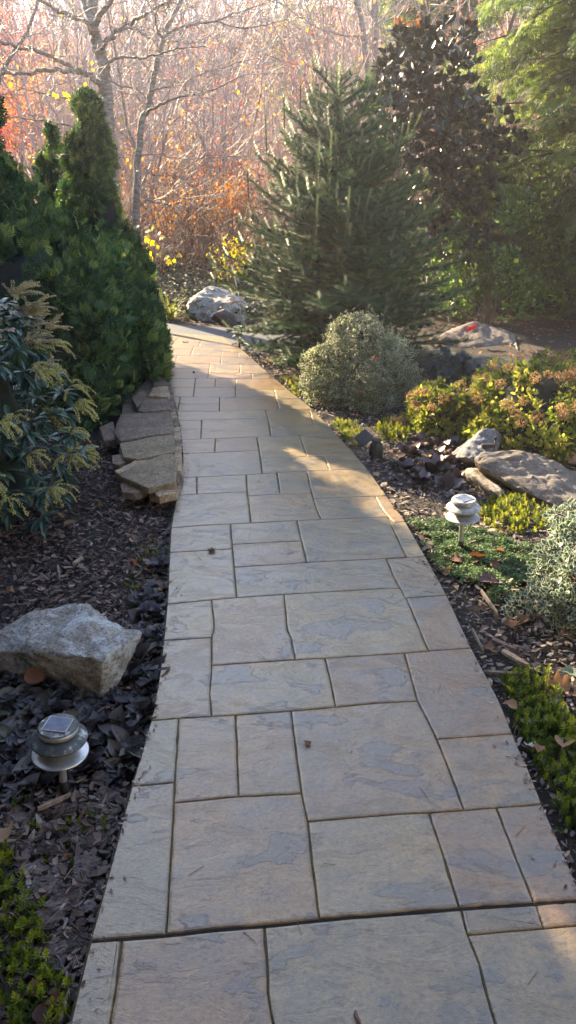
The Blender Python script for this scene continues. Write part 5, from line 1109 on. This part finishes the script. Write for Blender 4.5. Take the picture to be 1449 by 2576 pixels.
# creeping mat
th_poly = region([(1022, 1316), (1070, 1308), (1135, 1320), (1235, 1345), (1365, 1385), (1375, 1450), (1330, 1490), (1290, 1530), (1255, 1560), (1215, 1520), (1190, 1490), (1140, 1480), (1112, 1462), (1075, 1400)], -.05)
n = 36000; pts = scatter(th_poly, n, [walk_poly])
q_ = np.array([(p.x, p.y) for p in spl(th_poly+th_poly[:1], 8)]) if False else np.array([tuple(p)[:2] for p in spl([tuple(p) for p in th_poly+th_poly[:1]], 8)])
dm = np.sqrt(((pts[:, None]-q_[None])**2).sum(2)).min(1); nz = np.array([mnoise.noise(Vector((x*14, y*14, 3)))+.5*mnoise.noise(Vector((x*45, y*45, 8))) for x, y in pts]); pts = pts[(nz*.09+dm > .028+NR.random(len(pts))*.02) & (nz > -.62)]; n = len(pts); z = -.046+np.array([.022*mnoise.noise(Vector((x*16, y*16, 5))) for x, y in pts])+.012+NR.random(n)*.016
d = rdirs(n); d[:, 2] = abs(d[:, 2])*.5+.1
tag(obj_np('creeping_groundcover', merge(*TL, frames(norm(d)), np.stack([pts[:, 0], pts[:, 1], z], 1), NR.uniform(.008, .015, n)), M['thyme']), 'fine green creeping mat around the right path lamp', kind='stuff')

# mulch: irregular flat chips
def chip_t(seed, thick=.18):
    g = np.random.default_rng(seed); k = 5; a = np.arange(k)/k*6.28+g.uniform(0, .9, k); r = g.uniform(.6, 1, k); b = np.stack([np.cos(a)*r*.62, np.sin(a)*r], 1)*.5
    warp = g.normal()*.25
    top = [(x, y, thick*.5+warp*x*y*2+g.normal()*.02) for x, y in b]; bot = [(x*.9, y*.9, -thick*.5+warp*x*y*2) for x, y in b]
    f4 = [(i, (i+1) % k, k+(i+1) % k, k+i) for i in range(k)]; return np.array(top+bot), [f4, [tuple(range(k))]]
def mulch(name, label, poly, n, mat, smin, smax, seed, z0=-.055, zr=.03, avoid=(), flat=.35):
    g = np.random.default_rng(seed); pts = scatter(poly, n, [walk_poly, drive_poly]+list(avoid)); n = len(pts); parts = []; ids = g.integers(0, 5, n)
    for k in range(5):
        p = pts[ids == k]; m = len(p); tv, tf = chip_t(seed*10+k); up = norm(g.normal(size=(m, 3))*flat+np.array([0, 0, 1.])); d = g.normal(size=(m, 3)); S = g.uniform(smin, smax, m)*g.uniform(.6, 1.3, m); W = S*g.uniform(.25, 1.1, m)
        Rm = frames(norm(np.cross(up, d)), up); T = np.stack([p[:, 0], p[:, 1], z0+g.random(m)*zr], 1)
        parts.append(merge(tv, tf, Rm, T, np.stack([W, S, np.minimum(W, .03)*.8], 1), rnd=np.clip(g.beta(2, 2.6, m), 0, 1)))
    return tag(obj_np(name, join(parts), M[mat]), label, kind='stuff')
LB = [(-1.2, .5), (-.3, .5), (0, 2.2), (-.2, 4.2), (-.8, 5.0), (-2.2, 4.9), (-2.0, 3.2), (-1.6, 2)]
mulch('bark_mulch', 'dark red-brown bark mulch of the left bed', LB, 13000, 'chip', .025, .055, 1)
mulch('bark_mulch', 'coarse grey bark pieces in the lower left bed', region([(-100, 1980), (330, 1990), (180, 2640), (-100, 2660)], -.05), 1300, 'chip_grey', .025, .055, 2, zr=.025)
RB = [(.4, .8), (1.3, .8), (1.9, 2.4), (2.6, 4.2), (2.9, 6.2), (1.2, 6.8), (-.6, 7.7), (-.6, 6)]
mulch('bark_mulch', 'grey weathered mulch of the right bed', RB, 21000, 'chip_grey', .018, .045, 3)
mulch('wood_shreds', 'thin pale wood shreds mixed in the right mulch', RB, 1400, 'dead_wood', .03, .07, 4, zr=.045, flat=.25)
mulch('leaf_litter', 'fallen leaf litter beside and beyond the driveway', [(-6, 8), (6, 5.5), (7, 11), (-7, 13)], 6000, 'leaf_brown', .03, .07, 5, z0=-.05, zr=.03)
def bark_twig(label, u0, v0, u1, v1, r, mat='dead_wood', z=-.02, name='wood_splinter', cat='wood splinter', group=None):
    a, b = P(u0, v0, z), P(u1, v1, z); L = (b-a).length; d = (b-a).normalized(); s = Vector((-d.y, d.x, 0)); V = []
    for t_, w in ((0, .3), (.08, .9), (.35, 1), (.7, .8), (.93, .5), (1, .08)):
        c = a+(b-a)*t_; ww = r*w
        V += [c-s*ww+Vector((0, 0, -.006)), c-s*ww*.8+Vector((0, 0, .004)), c+s*ww*.2+Vector((0, 0, .008)), c+s*ww+Vector((0, 0, .002)), c+s*ww*.8+Vector((0, 0, -.006))]
    V = np.array([tuple(v-a) for v in V]); Fq = [(i*5+j, i*5+(j+1) % 5, (i+1)*5+(j+1) % 5, (i+1)*5+j) for i in range(5) for j in range(5)]; Fq2 = [(4, 3, 2, 1, 0), (25, 26, 27, 28, 29)]
    o = link(name, npmesh(name, V, [Fq, Fq2], np.full(len(V), R.random())), M[mat]); o.location = a; return tag(o, label, cat, group)
bark_twig('long straight grey wood splinter across the lower edge of the creeping mat', 1210, 1484, 1252, 1543, .008)
bark_twig('broad tan wood splinter lying in the mulch below the white-edged shrub', 1264, 1636, 1330, 1674, .014)
bark_twig('dark brown stick above the broad tan splinter', 1238, 1607, 1300, 1635, .012, 'chip')
bark_twig('thin grey splinter near the walkway edge left of the tan splinter', 1188, 1582, 1218, 1640, .005)
bark_twig('pale splinter standing out in the left bed above the boulder', 145, 1422, 150, 1458, .006)
bark_twig('short tan wood chip in the left mulch above the boulder', 183, 1418, 208, 1402, .010)
bark_twig('long dark twig above the coarse bark nuggets', 95, 2035, 178, 1998, .006, 'chip')
bark_twig('pale dry twig leaning among the stonecrop at the bottom left', 148, 2576, 175, 2490, .006)
bark_twig('long wood shred lying along the bottom of the right mulch', 1225, 1690, 1330, 1697, .006)
bark_twig('dark short twig on the lower walkway at the bottom edge', 893, 2545, 907, 2580, .005, 'chip', z=.004)
# large bark nuggets
nug = [(165, 2045, .05), (232, 2042, .042), (275, 2005, .055), (115, 2150, .045), (62, 2140, .034), (205, 2120, .05), (240, 2120, .05), (215, 2180, .055), (100, 2245, .062), (130, 2300, .055), (190, 2370, .05), (205, 2215, .04), (145, 2085, .034), (265, 2075, .035), (45, 2060, .04), (140, 2390, .04), (150, 2190, .035), (55, 2095, .036), (250, 1960, .035), (285, 2050, .03), (30, 2030, .03), (170, 2260, .04), (225, 2290, .03), (190, 2010, .035), (90, 2190, .04), (130, 2440, .036)]
for i, (u, v, s) in enumerate(nug):
    q = P(u, v, -.045); rng = random.Random(i+400); a = rng.uniform(-.5, .9); el = rng.uniform(.8, 1.6); hull = []
    for k in range(9):
        b = k/9*6.28; r_ = s*rng.uniform(.75, 1.0)
        for z in (-.014, rng.uniform(.004, .016)): xx, yy = math.cos(b)*r_*el*.85, math.sin(b)*r_*.6; hull.append((q.x+xx, q.y+yy, -.042+z*.7+.006*rng.random()))
    o = rock('bark_nugget', hull, M['nugget'], 'large grey-brown bark nugget in the lower left bed below the path lamp', 'bark nugget', 'large bark nuggets in the lower left bed', sub=3, amp=.007, freq=38, seed=i, bev=.04, strat=2.6); o.rotation_euler = (rng.gauss(0, .12), rng.gauss(0, .12), a)
    a_ = o.data.attributes.new('rnd', 'FLOAT', 'POINT'); rv = rng.random(); a_.data.foreach_set('value', np.full(len(o.data.vertices), rv, np.float32))
# fallen leaves
def fleaf(kind, seed):
    g = random.Random(seed); n = 9; V = [(0, 0, 0)]; rows = 8
    V, Fq = [], []
    for i in range(rows+1):
        y = i/rows
        if kind == 'oak': w = (.05 if i in (0, rows) else (.36+.22*math.sin(y*3.1))*(1.0 if i % 3 == 1 else (.30 if i % 3 == 0 else .75)))
        else: w = .40*math.sin(math.pi*y**.8)**.8+.004
        for j in range(5):
            x = (j-2)/2; cz = .28*x*x*w*2*g.uniform(.6, 1.2)+.20*math.sin(y*3+seed)*y+g.gauss(0, .012); V.append((x*w, y*(1 if kind != 'oak' or abs(x) < 1 else 1)+(.06*abs(x) if kind == 'oak' else 0), cz))
    Fq = [(i*5+j, i*5+j+1, (i+1)*5+j+1, (i+1)*5+j) for i in range(rows) for j in range(4)]
    b = len(V); V += [(-.008, 0, 0), (.008, 0, 0), (.03, -.38, .05), (.018, -.38, .05)]; Fq.append((b, b+1, b+2, b+3)); return np.array(V, float), [Fq]
leafm = {}
def fallen(label, u, v, size, kind='beech', mat='leaf_brown', z=-.015, rnd=None, group=None, rot=None, tilt=.35, p=None):
    k = R.randrange(4); V, Fs = fleaf(kind, k+ (10 if kind == 'oak' else 0)); rv = R.random() if rnd is None else rnd
    key = (kind, k, mat, round(rv, 1))
    if key not in leafm: me = npmesh('fallen_leaf', V, Fs, np.full(len(V), round(rv, 1)), True); me.materials.append(M[mat]); leafm[key] = me
    o = link('fallen_leaf', leafm[key]); q = P(u, v, z) if p is None else Vector(p); o.location = q; o.scale = (size,)*3; o.rotation_euler = (R.gauss(0, tilt), R.gauss(0, tilt), R.uniform(0, 6.28) if rot is None else rot); return tag(o, label, 'leaf', group)
fallen('large orange-brown beech leaf against the foot of the big left boulder', 62, 1708, .075, rnd=.35, z=.02, rot=rad(-95), tilt=.3, p=(P(60, 1700, .03)))
fallen('purple oak leaf on the creeping mat in front of the right path lamp', 1255, 1460, .10, 'oak', 'leaf_purple', rot=rad(115), tilt=.12)
fallen('rust leaf standing left of the right path lamp pole', 1128, 1405, .07, rnd=.2, tilt=.5)
fallen('rust leaf curled right of the right path lamp pole', 1180, 1400, .075, rnd=.25, tilt=.6)
fallen('pale curled leaf below the right path lamp', 1205, 1410, .05, rnd=.9); fallen('tan leaf just right of the purple oak leaf', 1258, 1425, .05, rnd=.5)
fallen('small pale tan leaf below the purple oak leaf', 1240, 1470, .045, rnd=.95); fallen('orange-tan leaf in the middle of the creeping mat', 1252, 1495, .05, rnd=.6)
fallen('small tan leaf at the walkway side of the mat', 1125, 1432, .04, rnd=.75); fallen('narrow pale leaf at the mat edge', 1140, 1473, .035, rnd=.98); fallen('thin cream leaf near the walkway by the mat', 1170, 1463, .035, rnd=.9)
fallen('large brown leaf under the white-edged shrub', 1290, 1580, .07, rnd=.3, tilt=.15); fallen('pinkish brown leaf upright against the white-edged shrub', 1322, 1548, .06, rnd=.7, tilt=.6)
fallen('orange leaf touching the broad tan splinter', 1243, 1632, .06, rnd=.45); fallen('dark brown leaf at the left foot of the white-edged shrub', 1312, 1517, .05, rnd=.0)
fallen('grey-green oval leaf at the right edge above the stonecrop mat', 1412, 1690, .075, mat='leaf_green', rot=rad(-110), tilt=.1)
fallen('brown oak leaf caught in the white-edged shrub', 1425, 1440, .10, 'oak', rnd=.4, z=.12, rot=rad(170)); fallen('second brown oak leaf at the right edge', 1440, 1725, .08, 'oak', rnd=.85, rot=rad(80))
fallen('tan curled leaf on the stonecrop mat near the walkway', 1300, 1785, .055, rnd=.85, z=.0); fallen('large tan leaf on the right of the stonecrop mat', 1415, 1880, .075, rnd=.8, z=.005)
fallen('bleached white leaf on the stonecrop mat', 1340, 1880, .045, mat='leaf_white', z=.0); fallen('small orange-tan leaf on the stonecrop mat', 1360, 1875, .04, rnd=.7, z=.0); fallen('orange leaf at the right edge above the mat', 1440, 1750, .05, rnd=.6)
fallen('torn tan leaf at the left edge below the path lamp', 12, 2120, .085, rnd=.9, z=.0, rot=rad(20)); fallen('small brown leaf among the bottom bark', 165, 2165, .03, rnd=.4); fallen('brown leaf near the bottom left corner', 70, 2500, .04, rnd=.6)
fallen('rust leaf right of the path lamp in the dark leaves', 227, 1893, .045, rnd=.4, z=.0); fallen('tan leaf above the path lamp by the boulder', 318, 1675, .04, rnd=.55, z=-.01)
fallen('pale leaf at top of the left bed by the wall', 160, 1325, .075, rnd=.95, rot=rad(-75)); fallen('brown leaf in the left mulch near the walkway', 370, 1350, .05, rnd=.3); fallen('orange leaf at the left side of the left mulch', 20, 1487, .05, rnd=.5)
fallen('red leaf in the bed by the walkway above the boulder', 340, 1422, .035, mat='red_leaf'); fallen('curled brown leaf on the walkway left of centre', 540, 1380, .04, 'oak', rnd=.1, z=.006, tilt=.3)
fallen('small twisted brown leaf on the walkway right of centre', 775, 1875, .028, rnd=.3, z=.006); fallen('tiny dark leaf fragment on the walkway', 885, 1893, .006, rnd=.0, z=.003); fallen('white curled leaf on the far end of the walkway', 466, 860, .07, mat='leaf_white', z=.01)
fallen('tiny brown leaf on the far sunlit walkway', 487, 940, .03, rnd=.1, z=.005); fallen('orange leaf by the walkway corner near the white lamp', 583, 868, .06, rnd=.5, z=.01); fallen('large pale leaf on the dark plum clump', 1080, 1150, .075, rnd=.98, z=.04, tilt=.15)
fallen('orange leaf between the black spotlight and the dark clump', 985, 1142, .045, rnd=.5); fallen('large tan oak leaf under the hydrangea right of the slab rock', 1390, 1180, .11, 'oak', rnd=.85, z=.0); fallen('second tan oak leaf under the hydrangea', 1430, 1165, .10, 'oak', rnd=.8, z=.0)
fallen('brown leaf resting on the side of the far rounded boulder', 592, 760, .08, 'oak', rnd=.5, p=PD(592, 762, 9.3)); fallen('brown leaf caught in the variegated bush', 935, 895, .05, rnd=.3, p=PD(935, 897, 5.5)); fallen('rust leaf low in the variegated bush', 912, 990, .05, rnd=.2, p=PD(912, 990, 5.46))
for n_, poly, lab, grp in ((46, LB, 'small brown fallen leaf in the mulch of the left bed', 'small fallen leaves in the left bed'), (70, RB, 'small brown fallen leaf in the mulch of the right bed', 'small fallen leaves in the right bed')):
    for x, y in scatter(poly, n_, [walk_poly, drive_poly, bould]): fallen(lab, 0, 0, R.uniform(.03, .055), p=(x, y, -.02+R.random()*.01), group=grp, mat=R.choice(['leaf_brown']*5+['leaf_purple']))

# debris spilled over the walkway edges
g = np.random.default_rng(77); EP = []
for poly, sgn, n in ((LE, 1, 300), (RE, -1, 380)):
    q = spl([P(u, v, 0) for u, v in poly], 10); i = g.integers(0, len(q)-1, n); i = i[np.argsort(i)]; w = g.random((n, 1)); p = q[i]*(1-w)+q[np.minimum(i+1, len(q)-1)]*w; p[:, 0] += sgn*(g.exponential(.016, n)-.006); p[:, 2] = .003+g.random(n)*.002; EP.append(p)
EP = np.concatenate(EP); n = len(EP); tv, tf = chip_t(991); up = norm(g.normal(size=(n, 3))*.2+np.array([0, 0, 1.])); S = g.uniform(.004, .017, n)
tag(obj_np('edge_debris', merge(tv, tf, frames(norm(np.cross(up, g.normal(size=(n, 3)))), up), EP, np.stack([S*g.uniform(.3, 1, n), S*1.3, S*.3], 1)), M['chip']), 'crumbs of mulch spilled along the walkway edges', kind='stuff')
# dry conifer needles and straw over the beds, a few on the walkway
def straw(name, label, polys, n, zlo, zhi, seed, mat='dead_wood', r=.0008, avoid=True):
    g = np.random.default_rng(seed); segs = []
    for poly in polys:
        for x, y in scatter(poly, n, [walk_poly, drive_poly] if avoid else []):
            a = g.uniform(0, 6.28); l = g.uniform(.02, .055); z = g.uniform(zlo, zhi); segs.append(((x, y, z), (x+math.cos(a)*l, y+math.sin(a)*l, z+g.uniform(-.006, .008)*(1 if avoid else .2)), r, r*.6))
    tag(obj_np(name, segs_mesh(segs, 3), M[mat]), label, kind='stuff')
straw('dry_needles', 'dry needles and straw lying over the mulch', [LB, RB], 1700, -.04, -.012, 61)
straw('path_needles', 'a few dry needles on the walkway', [walk_poly], 60, .002, .003, 62, 'twig_dark', .0009, False)
# unseen building added behind the camera to block sky fill on the walkway
M['siding'] = solid('painted_siding', [(.4, (.30, .27, .22)), (.6, (.36, .33, .27))], 6, .7); M['door'] = solid('wood_door', [(.4, (.10, .04, .02)), (.6, (.16, .07, .035))], 10, .5); M['pane'] = solid('window_glass', [(.4, (.03, .035, .04)), (.6, (.05, .055, .06))], 2, .1); M['shingle'] = solid('roof_shingles', [(.4, (.06, .055, .05)), (.6, (.11, .10, .095))], 20, .9)
pr_ = thing('porch', 'porch roof on posts over the start of the walkway, behind the camera', 'porch', (.3, -.4, -.06))  # added roof, keeps overhead sky off the near walkway
boxpart('roof_slab', M['shingle'], pr_, (0, 0, 3.05), (5.6, 2.0, .18), bev=.01)
for px_ in (-2.7, 2.7): boxpart('post', M['white'], pr_, (px_, .85, 1.5), (.14, .14, 2.95), bev=.01)
hs = thing('house', 'tan sided house front behind the camera where the walkway starts', 'house', (1.0, -1.4, -.06))  # added, not in view, cuts the sky light from behind
boxpart('wall', M['siding'], hs, (0, -3, 2.6), (13, 6, 5.2), bev=.01); boxpart('door', M['door'], hs, (-.7, .03, 1.15), (1.0, .06, 2.1), bev=.01); boxpart('door_step', M['grout'], hs, (-.7, .35, .09), (1.6, .7, .16), bev=.01)
for wx in (-4.2, 2.4): w_ = boxpart('window', M['white'], hs, (wx, .03, 1.6), (1.5, .07, 1.3), bev=.01); boxpart('pane', M['pane'], w_, (0, .04, 0), (1.3, .02, 1.1), bev=0)
V = [(-7, .7, 5.0), (7, .7, 5.0), (7, -6.7, 5.0), (-7, -6.7, 5.0), (-7, -3, 7.2), (7, -3, 7.2)]; link('roof', npmesh('roof', V, [[(0, 1, 5, 4), (2, 3, 4, 5), (0, 3, 2, 1)], [(0, 4, 3), (1, 2, 5)]]), M['shingle'], hs)
for o in COL.objects:
    if o.parent and o.name.split('.')[0] in ('twigs', 'stems', 'sprigs', 'sprig_leaves', 'flower_strings', 'flower_stalks', 'needles', 'shoot_tips', 'dry_flowers', 'leaves', 'foliage', 'branches') and o.type == 'MESH': o['kind'] = 'stuff'
# ------------------------------------------------------------------ haze
m, t = nt('haze'); pv = nd(t, 'ShaderNodeVolumePrincipled'); pv.inputs['Color'].default_value = (.90, .87, .98, 1); pv.inputs['Density'].default_value = .0021; pv.inputs['Anisotropy'].default_value = .38
o_ = t.nodes.new('ShaderNodeOutputMaterial'); t.links.new(pv.outputs[0], o_.inputs['Volume'])
bm = bmesh.new(); bmesh.ops.create_cube(bm, size=1); bmesh.ops.scale(bm, vec=(420, 236, 34.5), verts=bm.verts[:]); bmesh.ops.translate(bm, vec=(0, 91, 15.75), verts=bm.verts[:]); me = bpy.data.meshes.new('haze'); bm.to_mesh(me); bm.free()
tag(link('haze', me, m), kind='stuff')
